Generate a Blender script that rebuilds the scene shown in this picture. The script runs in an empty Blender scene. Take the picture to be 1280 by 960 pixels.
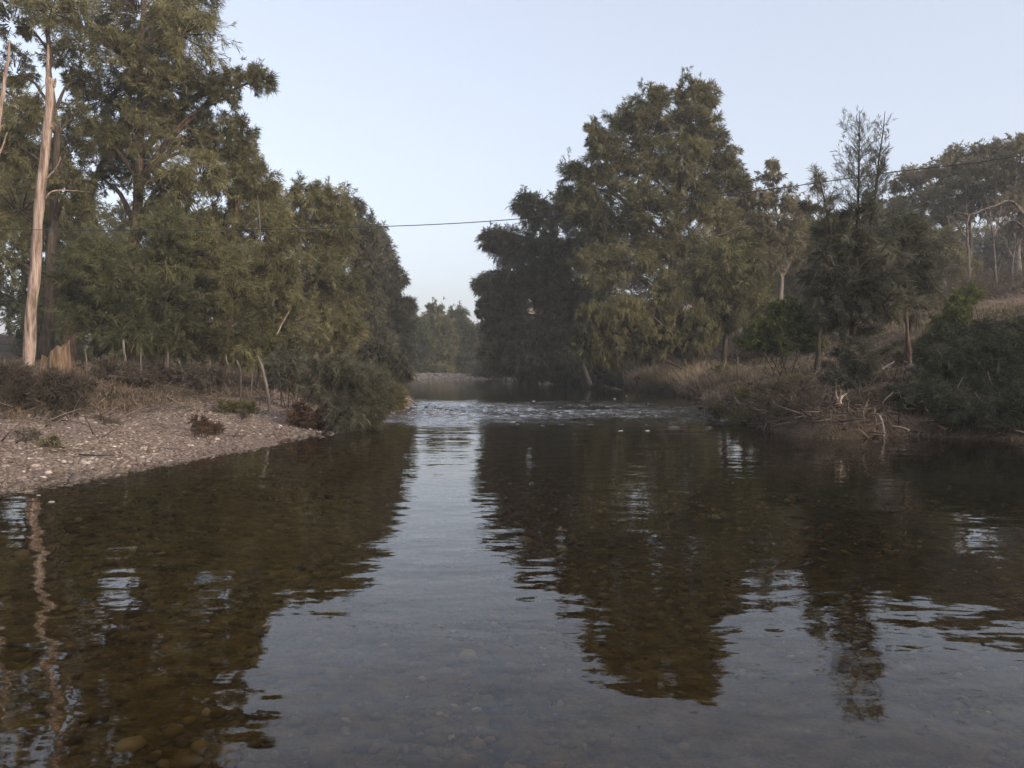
import bpy, math, random
import numpy as np
from mathutils import Vector

SEED = 11
rng = np.random.default_rng(SEED)
scene = bpy.context.scene
COL = scene.collection

# ------------------------------------------------------------------ camera
CAM_H = 1.7
PITCH = math.radians(1.31)
F = 960.0
cam_d = bpy.data.cameras.new("camera")
cam_d.sensor_width = 36.0
cam_d.lens = 27.0
cam_d.clip_end = 6000.0
cam_d.clip_start = 0.05
cam = bpy.data.objects.new("camera", cam_d)
cam.location = (0, 0, CAM_H)
cam.rotation_euler = (math.radians(90) - PITCH, 0, 0)
COL.objects.link(cam)
scene.camera = cam
cp, sp = math.cos(PITCH), math.sin(PITCH)


def P(px, py, D):
    """photo pixel (1280x960) at forward distance D -> world point"""
    u = (px - 640.0) / F
    v = -(py - 480.0) / F
    dy = cp + v * sp
    dz = -sp + v * cp
    s = D / dy
    return np.array([u * s, D, CAM_H + dz * s])


def PX(px, D):
    return P(px, 458, D)[0]


# ------------------------------------------------------------------ tagging
def tag(o, label=None, cat=None, group=None, kind=None):
    if label:
        o["label"] = label
    if cat:
        o["category"] = cat
    if group:
        o["group"] = group
    if kind:
        o["kind"] = kind
    return o


def empty(name, loc, label, cat, group=None):
    o = bpy.data.objects.new(name, None)
    o.location = loc
    o.empty_display_size = 0.2
    COL.objects.link(o)
    return tag(o, label, cat, group)


# ------------------------------------------------------------------ mesh accumulation
class Acc:
    def __init__(self):
        self.v = []
        self.t = []
        self.a = []
        self.n = 0

    def add(self, v, t, a=None):
        v = np.asarray(v, dtype=np.float64).reshape(-1, 3)
        t = np.asarray(t, dtype=np.int64).reshape(-1, 3)
        self.v.append(v)
        self.t.append(t + self.n)
        if a is None:
            a = np.full(len(v), 0.5)
        self.a.append(np.broadcast_to(np.asarray(a, dtype=np.float64), (len(v),)))
        self.n += len(v)

    def build(self, name, mat, parent=None, origin=None, smooth=False, world=False):
        v = np.concatenate(self.v)
        t = np.concatenate(self.t)
        a = np.concatenate(self.a)
        if origin is not None:
            v = v - np.asarray(origin)
        me = bpy.data.meshes.new(name)
        me.vertices.add(len(v))
        me.vertices.foreach_set("co", v.astype(np.float32).ravel())
        me.loops.add(len(t) * 3)
        me.loops.foreach_set("vertex_index", t.astype(np.int32).ravel())
        me.polygons.add(len(t))
        me.polygons.foreach_set("loop_start", np.arange(0, len(t) * 3, 3, dtype=np.int32))
        try:
            me.polygons.foreach_set("loop_total", np.full(len(t), 3, dtype=np.int32))
        except Exception:
            pass
        if smooth:
            me.polygons.foreach_set("use_smooth", np.ones(len(t), dtype=bool))
        at = me.attributes.new("tint", 'FLOAT', 'POINT')
        at.data.foreach_set("value", a.astype(np.float32))
        me.update(calc_edges=True)
        me.materials.append(mat)
        o = bpy.data.objects.new(name, me)
        COL.objects.link(o)
        if parent is not None:
            o.parent = parent
        elif origin is not None:
            o.location = origin
        return o


def nrm(v):
    return v / np.maximum(np.linalg.norm(v, axis=-1, keepdims=True), 1e-9)


def tubes(acc, Pts, R, sides=5, tint=0.5):
    """Pts (B,K,3), R (B,K): many tapered tubes at once"""
    Pts = np.asarray(Pts, float)
    R = np.asarray(R, float)
    B, K, _ = Pts.shape
    d = np.empty_like(Pts)
    d[:, 1:-1] = Pts[:, 2:] - Pts[:, :-2]
    d[:, 0] = Pts[:, 1] - Pts[:, 0]
    d[:, -1] = Pts[:, -1] - Pts[:, -2]
    d = nrm(d)
    ref = np.where(np.abs(d[:, :1, 2:3]) > 0.8, np.array([1.0, 0.02, 0]), np.array([0.02, 0, 1.0]))
    a = nrm(np.cross(d, np.broadcast_to(ref, d.shape)))
    b = np.cross(d, a)
    ang = np.arange(sides) / sides * 2 * np.pi
    ring = a[:, :, None, :] * np.cos(ang)[None, None, :, None] + b[:, :, None, :] * np.sin(ang)[None, None, :, None]
    V = Pts[:, :, None, :] + ring * R[:, :, None, None]
    idx = np.arange(B * K * sides).reshape(B, K, sides)
    i0 = idx[:, :-1, :]
    i1 = idx[:, 1:, :]
    j0 = np.roll(i0, -1, axis=2)
    j1 = np.roll(i1, -1, axis=2)
    T = np.concatenate([np.stack([i0, j0, j1], -1).reshape(-1, 3), np.stack([i0, j1, i1], -1).reshape(-1, 3)])
    if np.ndim(tint) == 1:
        tint = np.repeat(tint, K * sides)
    # end caps
    caps = []
    for k in range(1, sides - 1):
        caps.append(np.stack([idx[:, 0, 0], idx[:, 0, k + 1], idx[:, 0, k]], -1))
        caps.append(np.stack([idx[:, -1, 0], idx[:, -1, k], idx[:, -1, k + 1]], -1))
    T = np.concatenate([T] + caps)
    acc.add(V.reshape(-1, 3), T, tint)


def path_tube(acc, pts, r0, r1, sides=8, n=14, wob=0.0, tint=0.5, rg=None, flare=0.0):
    """smooth tube through control points with tapering radius"""
    rg = rg or rng
    pts = np.asarray(pts, float)
    s = np.linspace(0, 1, len(pts))
    u = np.linspace(0, 1, n)
    if len(pts) == 2:
        c = pts[0] + (pts[1] - pts[0]) * u[:, None]
    else:
        c = catmull(pts, n)
    if wob:
        w = rg.normal(0, wob, (n, 3))
        w[0] = 0
        w[-1] = 0
        w = (w + np.roll(w, 1, 0) + np.roll(w, -1, 0)) / 3
        w[0] = 0
        c = c + w
    r = r0 + (r1 - r0) * u
    if flare:
        r = r * (1 + flare * np.exp(-u * 14))
    r = r * (1 + rg.normal(0, 0.04, n))
    tubes(acc, c[None], r[None], sides, tint)
    return c


def catmull(p, n):
    p = np.asarray(p, float)
    q = np.vstack([2 * p[0] - p[1], p, 2 * p[-1] - p[-2]])
    m = len(p) - 1
    out = []
    for u in np.linspace(0, m, n):
        i = min(int(u), m - 1)
        t = u - i
        a, b, c, d = q[i], q[i + 1], q[i + 2], q[i + 3]
        out.append(0.5 * ((2 * b) + (-a + c) * t + (2 * a - 5 * b + 4 * c - d) * t * t + (-a + 3 * b - 3 * c + d) * t ** 3))
    return np.array(out)


# ------------------------------------------------------------------ materials
def newmat(name):
    m = bpy.data.materials.new(name)
    m.use_nodes = True
    nt = m.node_tree
    nt.nodes.clear()
    out = nt.nodes.new("ShaderNodeOutputMaterial")
    return m, nt, out


def N(nt, typ, **kw):
    n = nt.nodes.new("ShaderNode" + typ)
    for k, v in kw.items():
        setattr(n, k, v)
    return n


def ramp(nt, stops, interp='LINEAR'):
    r = N(nt, "ValToRGB")
    cr = r.color_ramp
    cr.interpolation = interp
    while len(cr.elements) < len(stops):
        cr.elements.new(0.5)
    for e, (p, c) in zip(cr.elements, stops):
        e.position = p
        e.color = (*c, 1)
    return r


def leaf_mat(name, dark, mid, light, trans=0.25):
    m, nt, out = newmat(name)
    at = N(nt, "Attribute", attribute_name="tint")
    geo = N(nt, "TexCoord")
    no = N(nt, "TexNoise")
    no.inputs["Scale"].default_value = 0.55
    no.inputs["Detail"].default_value = 3
    nt.links.new(geo.outputs["Object"], no.inputs["Vector"])
    add = N(nt, "Math", operation='MULTIPLY_ADD')
    nt.links.new(no.outputs["Fac"], add.inputs[0])
    add.inputs[1].default_value = 0.7
    sub = N(nt, "Math", operation='ADD')
    sub.inputs[1].default_value = -0.35
    nt.links.new(at.outputs["Fac"], sub.inputs[0])
    nt.links.new(sub.outputs[0], add.inputs[2])
    r = ramp(nt, [(0.1, dark), (0.5, mid), (0.92, light)])
    nt.links.new(add.outputs[0], r.inputs[0])
    d = N(nt, "BsdfDiffuse")
    t = N(nt, "BsdfTranslucent")
    mx = N(nt, "MixShader")
    mx.inputs[0].default_value = trans
    nt.links.new(r.outputs[0], d.inputs[0])
    nt.links.new(r.outputs[0], t.inputs[0])
    nt.links.new(d.outputs[0], mx.inputs[1])
    nt.links.new(t.outputs[0], mx.inputs[2])
    nt.links.new(mx.outputs[0], out.inputs[0])
    return m


def bark_mat(name, c0, c1, c2, stretch=0.15, scale=9.0, bump=0.5):
    m, nt, out = newmat(name)
    tc = N(nt, "TexCoord")
    mp = N(nt, "Mapping")
    mp.inputs["Scale"].default_value = (1, 1, stretch)
    nt.links.new(tc.outputs["Object"], mp.inputs[0])
    no = N(nt, "TexNoise")
    no.inputs["Scale"].default_value = scale
    no.inputs["Detail"].default_value = 6
    no.inputs["Roughness"].default_value = 0.65
    nt.links.new(mp.outputs[0], no.inputs["Vector"])
    r = ramp(nt, [(0.36, c0), (0.5, c1), (0.64, c2)])
    nt.links.new(no.outputs["Fac"], r.inputs[0])
    bs = N(nt, "BsdfPrincipled")
    bs.inputs["Roughness"].default_value = 0.9
    bs.inputs["Specular IOR Level"].default_value = 0.15
    nt.links.new(r.outputs[0], bs.inputs["Base Color"])
    bp = N(nt, "Bump")
    bp.inputs["Strength"].default_value = bump
    bp.inputs["Distance"].default_value = 0.05
    nt.links.new(no.outputs["Fac"], bp.inputs["Height"])
    nt.links.new(bp.outputs[0], bs.inputs["Normal"])
    nt.links.new(bs.outputs[0], out.inputs[0])
    return m


def tint_mat(name, stops, rough=0.85, spec=0.25, noise=14.0):
    """matte material whose colour is picked per piece by the tint attribute"""
    m, nt, out = newmat(name)
    at = N(nt, "Attribute", attribute_name="tint")
    tc = N(nt, "TexCoord")
    no = N(nt, "TexNoise")
    no.inputs["Scale"].default_value = noise
    no.inputs["Detail"].default_value = 4
    nt.links.new(tc.outputs["Object"], no.inputs["Vector"])
    ma = N(nt, "Math", operation='MULTIPLY_ADD')
    nt.links.new(no.outputs["Fac"], ma.inputs[0])
    ma.inputs[1].default_value = 0.3
    su = N(nt, "Math", operation='ADD')
    su.inputs[1].default_value = -0.15
    nt.links.new(at.outputs["Fac"], su.inputs[0])
    nt.links.new(su.outputs[0], ma.inputs[2])
    r = ramp(nt, stops)
    nt.links.new(ma.outputs[0], r.inputs[0])
    bs = N(nt, "BsdfPrincipled")
    bs.inputs["Roughness"].default_value = rough
    bs.inputs["Specular IOR Level"].default_value = spec
    nt.links.new(r.outputs[0], bs.inputs["Base Color"])
    nt.links.new(bs.outputs[0], out.inputs[0])
    return m


M_OAK = leaf_mat("she_oak_needles", (.070, .065, .032), (.146, .134, .066), (.26, .232, .115), .34)
M_OAKG = leaf_mat("deep_green_needles", (.048, .050, .026), (.098, .099, .050), (.175, .170, .085), .32)
M_OAKD = leaf_mat("dark_needles", (.058, .056, .042), (.106, .101, .072), (.175, .163, .112), .32)
M_OAKY = leaf_mat("yellow_green_needles", (.064, .058, .030), (.122, .108, .052), (.19, .168, .078))
M_GUM = leaf_mat("gum_leaves", (.092, .080, .048), (.168, .144, .085), (.27, .23, .14), .32)
M_GREY = leaf_mat("grey_green_needles", (.058, .056, .038), (.105, .100, .068), (.17, .16, .11))
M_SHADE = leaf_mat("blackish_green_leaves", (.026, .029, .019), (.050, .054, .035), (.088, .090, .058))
M_SCRUB = leaf_mat("grey_brown_scrub", (.052, .040, .030), (.095, .075, .055), (.155, .125, .095))
M_BRIGHT = leaf_mat("fresh_green_leaves", (.042, .050, .020), (.092, .105, .036), (.165, .175, .060))
M_RUSSET = leaf_mat("russet_leaves", (.055, .036, .026), (.105, .066, .045), (.17, .112, .078))
M_BARK = bark_mat("brown_bark", (.028, .021, .016), (.058, .043, .032), (.10, .078, .06))
M_BARKR = bark_mat("red_brown_bark", (.05, .032, .024), (.10, .066, .05), (.15, .105, .082))
M_PALE = bark_mat("bleached_wood", (.10, .07, .052), (.27, .19, .15), (.42, .32, .26), 0.10, 10.0, 1.0)
M_STUMP = bark_mat("weathered_stump_wood", (.045, .03, .02), (.125, .08, .05), (.23, .16, .10), 0.10, 9.0, 1.0)
M_GUMBARK = bark_mat("pale_gum_bark", (.09, .073, .06), (.17, .138, .115), (.27, .225, .19), 0.2, 5.0, 0.3)
M_GREYBARK = bark_mat("grey_brown_bark", (.07, .055, .046), (.13, .105, .09), (.20, .17, .145), 0.15, 8.0, 0.4)
M_DRY = tint_mat("dry_grass_blades", [(.0, (.075, .052, .034)), (.5, (.175, .124, .076)), (1., (.36, .27, .175))])
M_GREEN = tint_mat("green_grass_blades", [(.0, (.040, .045, .018)), (.5, (.085, .085, .030)), (1., (.16, .14, .05))])
M_TWIG = tint_mat("twigs", [(.0, (.05, .036, .028)), (.5, (.12, .088, .068)), (1., (.26, .20, .16))])
M_PEB = tint_mat("pebbles", [(.0, (.066, .049, .039)), (.35, (.135, .101, .080)), (.7, (.215, .165, .132)), (1., (.46, .38, .32))], 0.8, 0.3)
M_BEDST = tint_mat("river_bed_stone", [(.0, (.05, .032, .012)), (.45, (.135, .088, .035)), (.8, (.25, .17, .08)), (1., (.42, .34, .23))], 0.8, 0.2)
M_STONE = tint_mat("wet_river_stone", [(.0, (.025, .022, .020)), (.5, (.055, .048, .043)), (1., (.12, .105, .095))], 0.55, 0.35)
M_STONEP = tint_mat("pale_river_stone", [(.0, (.18, .16, .145)), (.5, (.28, .255, .235)), (1., (.40, .38, .36))], 0.6, 0.4)
M_WIRE = tint_mat("cable_sheath", [(.0, (.03, .03, .03)), (1., (.06, .06, .06))], 0.6, 0.3)

# ------------------------------------------------------------------ river outline and ground height
LEFT = [(-40, -16), (-18, -2), (-11.2, 5), (-8.0, 9), (-7.0, 10.4), (-6.55, 11.6), (-6.1, 13.4), (-5.6, 15.7), (-5.1, 18.8),
        (-4.55, 20.5), (-4.3, 23), (-4.2, 28), (-4.6, 34.7), (-5.4, 39), (-8.0, 50), (-9.5, 60), (-11.5, 75), (-12.0, 90),
        (-11, 94), (-5, 95), (-1.4, 99), (-2.0, 112), (-6, 122), (-18, 132)]
RIGHT = [(-12, 140), (0, 132), (4.5, 118), (4.8, 100), (6.3, 85), (7.6, 74), (8.1, 60), (8.3, 51), (9.2, 43), (8.9, 36), (7.4, 30),
         (6.7, 26), (7.1, 22.7), (6.5, 20), (7.0, 18.6), (7.7, 18.1), (8.7, 18.2), (9.6, 18.6), (10.6, 18.0), (11.8, 17.5),
         (14, 17.6), (20, 16), (32, 12), (45, 0), (48, -16)]
RIV = np.array(LEFT + RIGHT, float)


def noise2(x, y, s, seed=0):
    """cheap smooth value noise, -1..1"""
    x = np.asarray(x) / s + 37.1 * seed
    y = np.asarray(y) / s - 11.7 * seed
    xi = np.floor(x).astype(np.int64)
    yi = np.floor(y).astype(np.int64)
    fx = x - xi
    fy = y - yi
    fx = fx * fx * (3 - 2 * fx)
    fy = fy * fy * (3 - 2 * fy)

    def h(a, b):
        n = (a * 374761393 + b * 668265263 + seed * 1442695) & 0x7fffffff
        n = ((n ^ (n >> 13)) * 1274126177) & 0x7fffffff
        return ((n ^ (n >> 16)) & 0xffff) / 32767.5 - 1
    return (h(xi, yi) * (1 - fx) + h(xi + 1, yi) * fx) * (1 - fy) + (h(xi, yi + 1) * (1 - fx) + h(xi + 1, yi + 1) * fx) * fy


def river_dist(x, y):
    """distance to the shoreline, positive on land"""
    x = np.asarray(x, float).ravel()
    y = np.asarray(y, float).ravel()
    best = np.full(x.shape, 1e9)
    inside = np.zeros(x.shape, bool)
    n = len(RIV)
    for i in range(n):
        ax, ay = RIV[i]
        bx, by = RIV[(i + 1) % n]
        dx, dy = bx - ax, by - ay
        t = np.clip(((x - ax) * dx + (y - ay) * dy) / (dx * dx + dy * dy), 0, 1)
        best = np.minimum(best, (x - ax - t * dx) ** 2 + (y - ay - t * dy) ** 2)
        c = ((ay > y) != (by > y))
        with np.errstate(divide='ignore', invalid='ignore'):
            xi = (bx - ax) * (y - ay) / (by - ay if by != ay else 1e-9) + ax
        inside ^= c & (x < xi)
    d = np.sqrt(best)
    return np.where(inside, -d, d)


LP = np.array([(0, 0), (1.0, .17), (3, .38), (5, .56), (6.2, .72), (8.0, 1.15), (11, 1.72), (20, 2.2), (35, 3.6), (60, 8.5), (110, 16), (400, 22)])
RP = np.array([(0, 0), (.15, .26), (.5, .45), (1.0, .64), (3, 1.05), (8, 2.05), (14, 4.0), (22, 6.0), (35, 8.6), (60, 13), (100, 20), (170, 26), (400, 30)])
BP = np.array([(0, 0), (1, .15), (4, .34), (12, .5), (30, .9), (100, 5), (400, 20)])   # far bar


def water_z(y):
    t = np.clip((np.asarray(y, float) - 27) / 17, 0, 1)
    return 0.10 * t * t * (3 - 2 * t)


def ground_z(x, y, jitter=True):
    x = np.asarray(x, float).ravel()
    y = np.asarray(y, float).ravel()
    d = river_dist(x, y)
    nz = noise2(x, y, 2.3, 1)
    dd = d + 0.30 * noise2(x, y, 1.6, 2) + 0.12 * noise2(x, y, .55, 3)
    dl = np.maximum(dd, 0)
    left = np.interp(dl, LP[:, 0], LP[:, 1])
    right = np.interp(dl, RP[:, 0], RP[:, 1])
    bar = np.interp(dl, BP[:, 0], BP[:, 1])
    side = np.where(y < 0, x, x - 0.5)
    wr = np.clip(side / 4 + 0.5, 0, 1)
    wf = np.clip((y - 78) / 12, 0, 1) * np.clip((4 - x) / 4, 0, 1)
    z = left * (1 - wr) + right * wr
    z = z * (1 - wf) + bar * wf
    grow = np.clip(d / 7, 0, 1)
    z = z + grow * (0.16 * nz + 0.09 * noise2(x, y, .9, 4)) + np.clip(d / 30, 0, 1) * 0.9 * noise2(x, y, 14, 5)
    rough = np.clip(d / 1.2, 0, 1)
    z = z + rough * 0.04 * noise2(x, y, .5, 6)
    # bed
    b = np.minimum(dd, 0)
    slope = np.where(x > 0, 0.9, 0.085)
    bed = np.maximum(b * slope, np.where(x > 0, -.8, -.62)) + np.clip(-b / 2, 0, 1) * (0.10 * noise2(x, y, 3.1, 7) + 0.04 * noise2(x, y, .8, 8))
    # the riffle is a shallow stony bar
    rf = np.exp(-((y - 29) / 6.5) ** 2) * np.clip(-b / 1.0, 0, 1)
    bed = bed * (1 - .72 * rf)
    z = np.where(dd > 0, z, bed)
    return z + water_z(y)


def gz(x, y):
    return float(ground_z([x], [y])[0])


def on_ground(px, D, sink=0.05):
    x = PX(px, D)
    return np.array([x, D, gz(x, D) - sink])


def axis(segs):
    out = []
    for a, b, st in segs:
        out.append(np.arange(a, b, st))
    return np.concatenate(out)


gx = axis([(-1600, -300, 130), (-300, -100, 20), (-100, -40, 5), (-40, -20, 1.0), (-20, 16, .22), (16, 40, .6), (40, 100, 4), (100, 300, 20), (300, 1601, 130)])
gy = axis([(-400, -40, 40), (-40, -4, 2), (-4, 5, .4), (5, 34, .22), (34, 60, .5), (60, 140, 1.5), (140, 300, 12), (300, 2000, 150)])
GX, GY = np.meshgrid(gx, gy)
GZ = ground_z(GX, GY).reshape(GX.shape)


def grid_mesh(name, X, Y, Z, attrs, mat, smooth=True):
    ny, nx = X.shape
    idx = np.arange(nx * ny).reshape(ny, nx)
    q = np.stack([idx[:-1, :-1], idx[:-1, 1:], idx[1:, 1:], idx[1:, :-1]], -1).reshape(-1, 4)
    me = bpy.data.meshes.new(name)
    me.vertices.add(nx * ny)
    me.vertices.foreach_set("co", np.stack([X, Y, Z], -1).astype(np.float32).ravel())
    me.loops.add(len(q) * 4)
    me.loops.foreach_set("vertex_index", q.astype(np.int32).ravel())
    me.polygons.add(len(q))
    me.polygons.foreach_set("loop_start", np.arange(0, len(q) * 4, 4, dtype=np.int32))
    if smooth:
        me.polygons.foreach_set("use_smooth", np.ones(len(q), dtype=bool))
    for k, a in attrs.items():
        at = me.attributes.new(k, 'FLOAT', 'POINT')
        at.data.foreach_set("value", np.asarray(a, np.float32).ravel())
    me.update(calc_edges=True)
    me.materials.append(mat)
    o = bpy.data.objects.new(name, me)
    COL.objects.link(o)
    return o


# zones of the ground (gravel, bed, dry grass soil; deep-water darkening is painted on)
GD = river_dist(GX, GY).reshape(GX.shape)
nzz = noise2(GX, GY, 3.0, 9)
bar_far = np.clip((GY - 80) / 8, 0, 1) * np.clip((3 - GX) / 3, 0, 1) * np.clip((14 - GD) / 6, 0, 1)
gravel = np.clip((6.6 + 1.0 * nzz - GD) / 1.6, 0, 1) * (GX < 0.5) * (GY < 48)
gravel = np.maximum(gravel, bar_far) * (GD > -3)
bed = np.where(GX < 0, np.clip((-GD - .15) / 1.3, 0, 1), np.clip(-GD / .35, 0, 1))
bed = bed * np.clip((water_z(GY) - GZ) / .06, 0, 1)
depth_dim = np.clip((GX + 3) / 6, 0, 1) * np.clip((GY - 5) / 6, 0, 1)  # bed painted darker for light lost in the deeper right-hand water
pink = np.clip((GD - 9) / 8, 0, 1) * (GX > 0)

m, nt, out = newmat("ground_surface")
tc = N(nt, "TexCoord")
n1 = N(nt, "TexNoise"); n1.inputs["Scale"].default_value = 1.1; n1.inputs["Detail"].default_value = 8; n1.inputs["Roughness"].default_value = .65
nt.links.new(tc.outputs["Object"], n1.inputs["Vector"])
soil = ramp(nt, [(.34, (.022, .017, .011)), (.47, (.05, .036, .025)), (.58, (.088, .062, .043)), (.72, (.045, .038, .022))])
nt.links.new(n1.outputs["Fac"], soil.inputs[0])
vo = N(nt, "TexVoronoi"); vo.inputs["Scale"].default_value = 22; vo.inputs["Randomness"].default_value = 1
nt.links.new(tc.outputs["Object"], vo.inputs["Vector"])
sep = N(nt, "SeparateColor"); nt.links.new(vo.outputs["Color"], sep.inputs[0])
grc = ramp(nt, [(0, (.095, .066, .052)), (.5, (.185, .125, .098)), (.85, (.26, .185, .148)), (1, (.38, .30, .25))])
nt.links.new(sep.outputs[0], grc.inputs[0])
n2 = N(nt, "TexNoise"); n2.inputs["Scale"].default_value = 5; n2.inputs["Detail"].default_value = 6
nt.links.new(tc.outputs["Object"], n2.inputs["Vector"])
bedc = ramp(nt, [(.3, (.055, .035, .013)), (.5, (.12, .08, .031)), (.7, (.20, .14, .056))])
nt.links.new(n2.outputs["Fac"], bedc.inputs[0])
pinkc = ramp(nt, [(.35, (.10, .075, .045)), (.5, (.19, .125, .085)), (.68, (.27, .18, .13))])
nt.links.new(n1.outputs["Fac"], pinkc.inputs[0])


def mixc(nt, fac, a, b):
    mx = N(nt, "Mix", data_type='RGBA')
    nt.links.new(fac, mx.inputs[0]); nt.links.new(a, mx.inputs[6]); nt.links.new(b, mx.inputs[7])
    return mx.outputs[2]


def attr(nt, k):
    return N(nt, "Attribute", attribute_name=k).outputs["Fac"]


c = mixc(nt, attr(nt, "pink"), soil.outputs[0], pinkc.outputs[0])
c = mixc(nt, attr(nt, "gravel"), c, grc.outputs[0])
deepc = ramp(nt, [(.3, (.022, .019, .010)), (.5, (.045, .037, .018)), (.7, (.075, .06, .03))])
nt.links.new(n2.outputs["Fac"], deepc.inputs[0])
bedmix = mixc(nt, attr(nt, "depth_dim"), bedc.outputs[0], deepc.outputs[0])
c = mixc(nt, attr(nt, "bed"), c, bedmix)
bs = N(nt, "BsdfPrincipled"); bs.inputs["Roughness"].default_value = .95; bs.inputs["Specular IOR Level"].default_value = .1
nt.links.new(c, bs.inputs["Base Color"])
bp = N(nt, "Bump"); bp.inputs["Strength"].default_value = .7; bp.inputs["Distance"].default_value = .06
ad = N(nt, "Math", operation='ADD'); nt.links.new(n1.outputs["Fac"], ad.inputs[0]); nt.links.new(vo.outputs["Distance"], ad.inputs[1])
nt.links.new(ad.outputs[0], bp.inputs["Height"]); nt.links.new(bp.outputs[0], bs.inputs["Normal"])
nt.links.new(bs.outputs[0], out.inputs[0])
M_GROUND = m
tag(grid_mesh("ground", GX, GY, GZ, {"gravel": gravel, "bed": bed, "pink": pink, "depth_dim": depth_dim}, M_GROUND), kind="structure")

# ------------------------------------------------------------------ water
wx = axis([(-46, -12, 2.0), (-12, 14, .09), (14, 52, 2.0)])
wy = axis([(-18, 17, 1.0), (17, 42, .09), (42, 60, .5), (60, 142, 2.0)])
WX, WY = np.meshgrid(wx, wy)
WZ = water_z(WY)
act = np.exp(-((WY - 29.5) / 5.2) ** 2)
act = act * np.clip((WY - 19.5) / 3.5, 0, 1) * np.clip((39 - WY) / 3, 0, 1)
brk = .5 + .5 * noise2(WX, WY, 2.6, 30)
WZ = WZ + 1.25 * act * (0.5 + 1.3 * brk) * (0.030 * noise2(WX, WY * 1.9, .9, 21) + 0.034 * noise2(WX, WY * 1.7, .42, 22) + 0.022 * noise2(WX, WY * 1.4, .2, 23))
m, nt, out = newmat("river_water")
tc = N(nt, "TexCoord")
def wave(scale, sx, sy, det, rough=.5, dist=0.0):
    mp = N(nt, "Mapping"); mp.inputs["Scale"].default_value = (sx, sy, 1)
    mp.inputs["Rotation"].default_value = (0, 0, dist)
    nt.links.new(tc.outputs["Object"], mp.inputs[0])
    n = N(nt, "TexNoise"); n.inputs["Scale"].default_value = scale; n.inputs["Detail"].default_value = det; n.inputs["Roughness"].default_value = rough
    nt.links.new(mp.outputs[0], n.inputs["Vector"])
    return n.outputs["Fac"]
def mth(op, a, b):
    n = N(nt, "Math", operation=op)
    for i, q in enumerate((a, b)):
        if isinstance(q, (int, float)):
            n.inputs[i].default_value = q
        else:
            nt.links.new(q, n.inputs[i])
    return n.outputs[0]
w_big = wave(1.0, .75, 1.2, 2, .5, .15)
w_mid = wave(3.0, .7, 1.2, 2, .5, -.1)
w_fine = wave(11.0, .6, 1.2, 2, .5, .05)
patch = wave(.16, .8, 1.5, 2)                      # wind lanes: calmer and livelier water
pr = ramp(nt, [(.38, (0.25, 0.25, 0.25)), (.62, (1, 1, 1))]); nt.links.new(patch, pr.inputs[0])
hgt = mth('ADD', mth('MULTIPLY', w_big, .016), mth('MULTIPLY', mth('ADD', mth('MULTIPLY', w_mid, .0075), mth('MULTIPLY', w_fine, .0007)), pr.outputs[0]))
fl = attr(nt, "fast")
hgt = mth('ADD', hgt, mth('MULTIPLY', mth('ADD', mth('MULTIPLY', w_mid, .09), mth('MULTIPLY', w_fine, .05)), fl))
bp = N(nt, "Bump"); bp.inputs["Strength"].default_value = 1.0; bp.inputs["Distance"].default_value = 1.0
nt.links.new(hgt, bp.inputs["Height"])
fr = N(nt, "Fresnel"); fr.inputs["IOR"].default_value = 1.37
nt.links.new(bp.outputs[0], fr.inputs["Normal"])
gl = N(nt, "BsdfGlossy"); gl.inputs["Roughness"].default_value = 0.015; gl.inputs["Color"].default_value = (1, 1, 1, 1)
nt.links.new(bp.outputs[0], gl.inputs["Normal"])
tr = N(nt, "BsdfTransparent"); tr.inputs["Color"].default_value = (.86, .76, .54, 1)
mx = N(nt, "MixShader")
nt.links.new(fr.outputs[0], mx.inputs[0]); nt.links.new(tr.outputs[0], mx.inputs[1]); nt.links.new(gl.outputs[0], mx.inputs[2])
# broken white water in the riffle, painted also for streaks of mirrored sky
foam_glint_n = wave(7.0, .5, 1.6, 5, .7)
fo = N(nt, "BsdfDiffuse"); fo.inputs[0].default_value = (.62, .64, .66, 1)
fac = mth('MULTIPLY', mth('MAXIMUM', mth('MULTIPLY', mth('SUBTRACT', foam_glint_n, .50), 6.0), 0.0), attr(nt, "foam"))
fac = mth('MINIMUM', fac, .75)
mx2 = N(nt, "MixShader"); nt.links.new(fac, mx2.inputs[0]); nt.links.new(mx.outputs[0], mx2.inputs[1]); nt.links.new(fo.outputs[0], mx2.inputs[2])
nt.links.new(mx2.outputs[0], out.inputs[0])
fm = act * np.clip(1.35 - np.abs(WX - 1.0) / 6.0, 0, 1) * np.clip(.55 + 1.1 * noise2(WX, WY * 2.2, 1.6, 31), 0, 1)
tag(grid_mesh("river_water", WX, WY, WZ, {"fast": np.clip(act, 0, 1), "foam": fm}, m), kind="structure")


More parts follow.
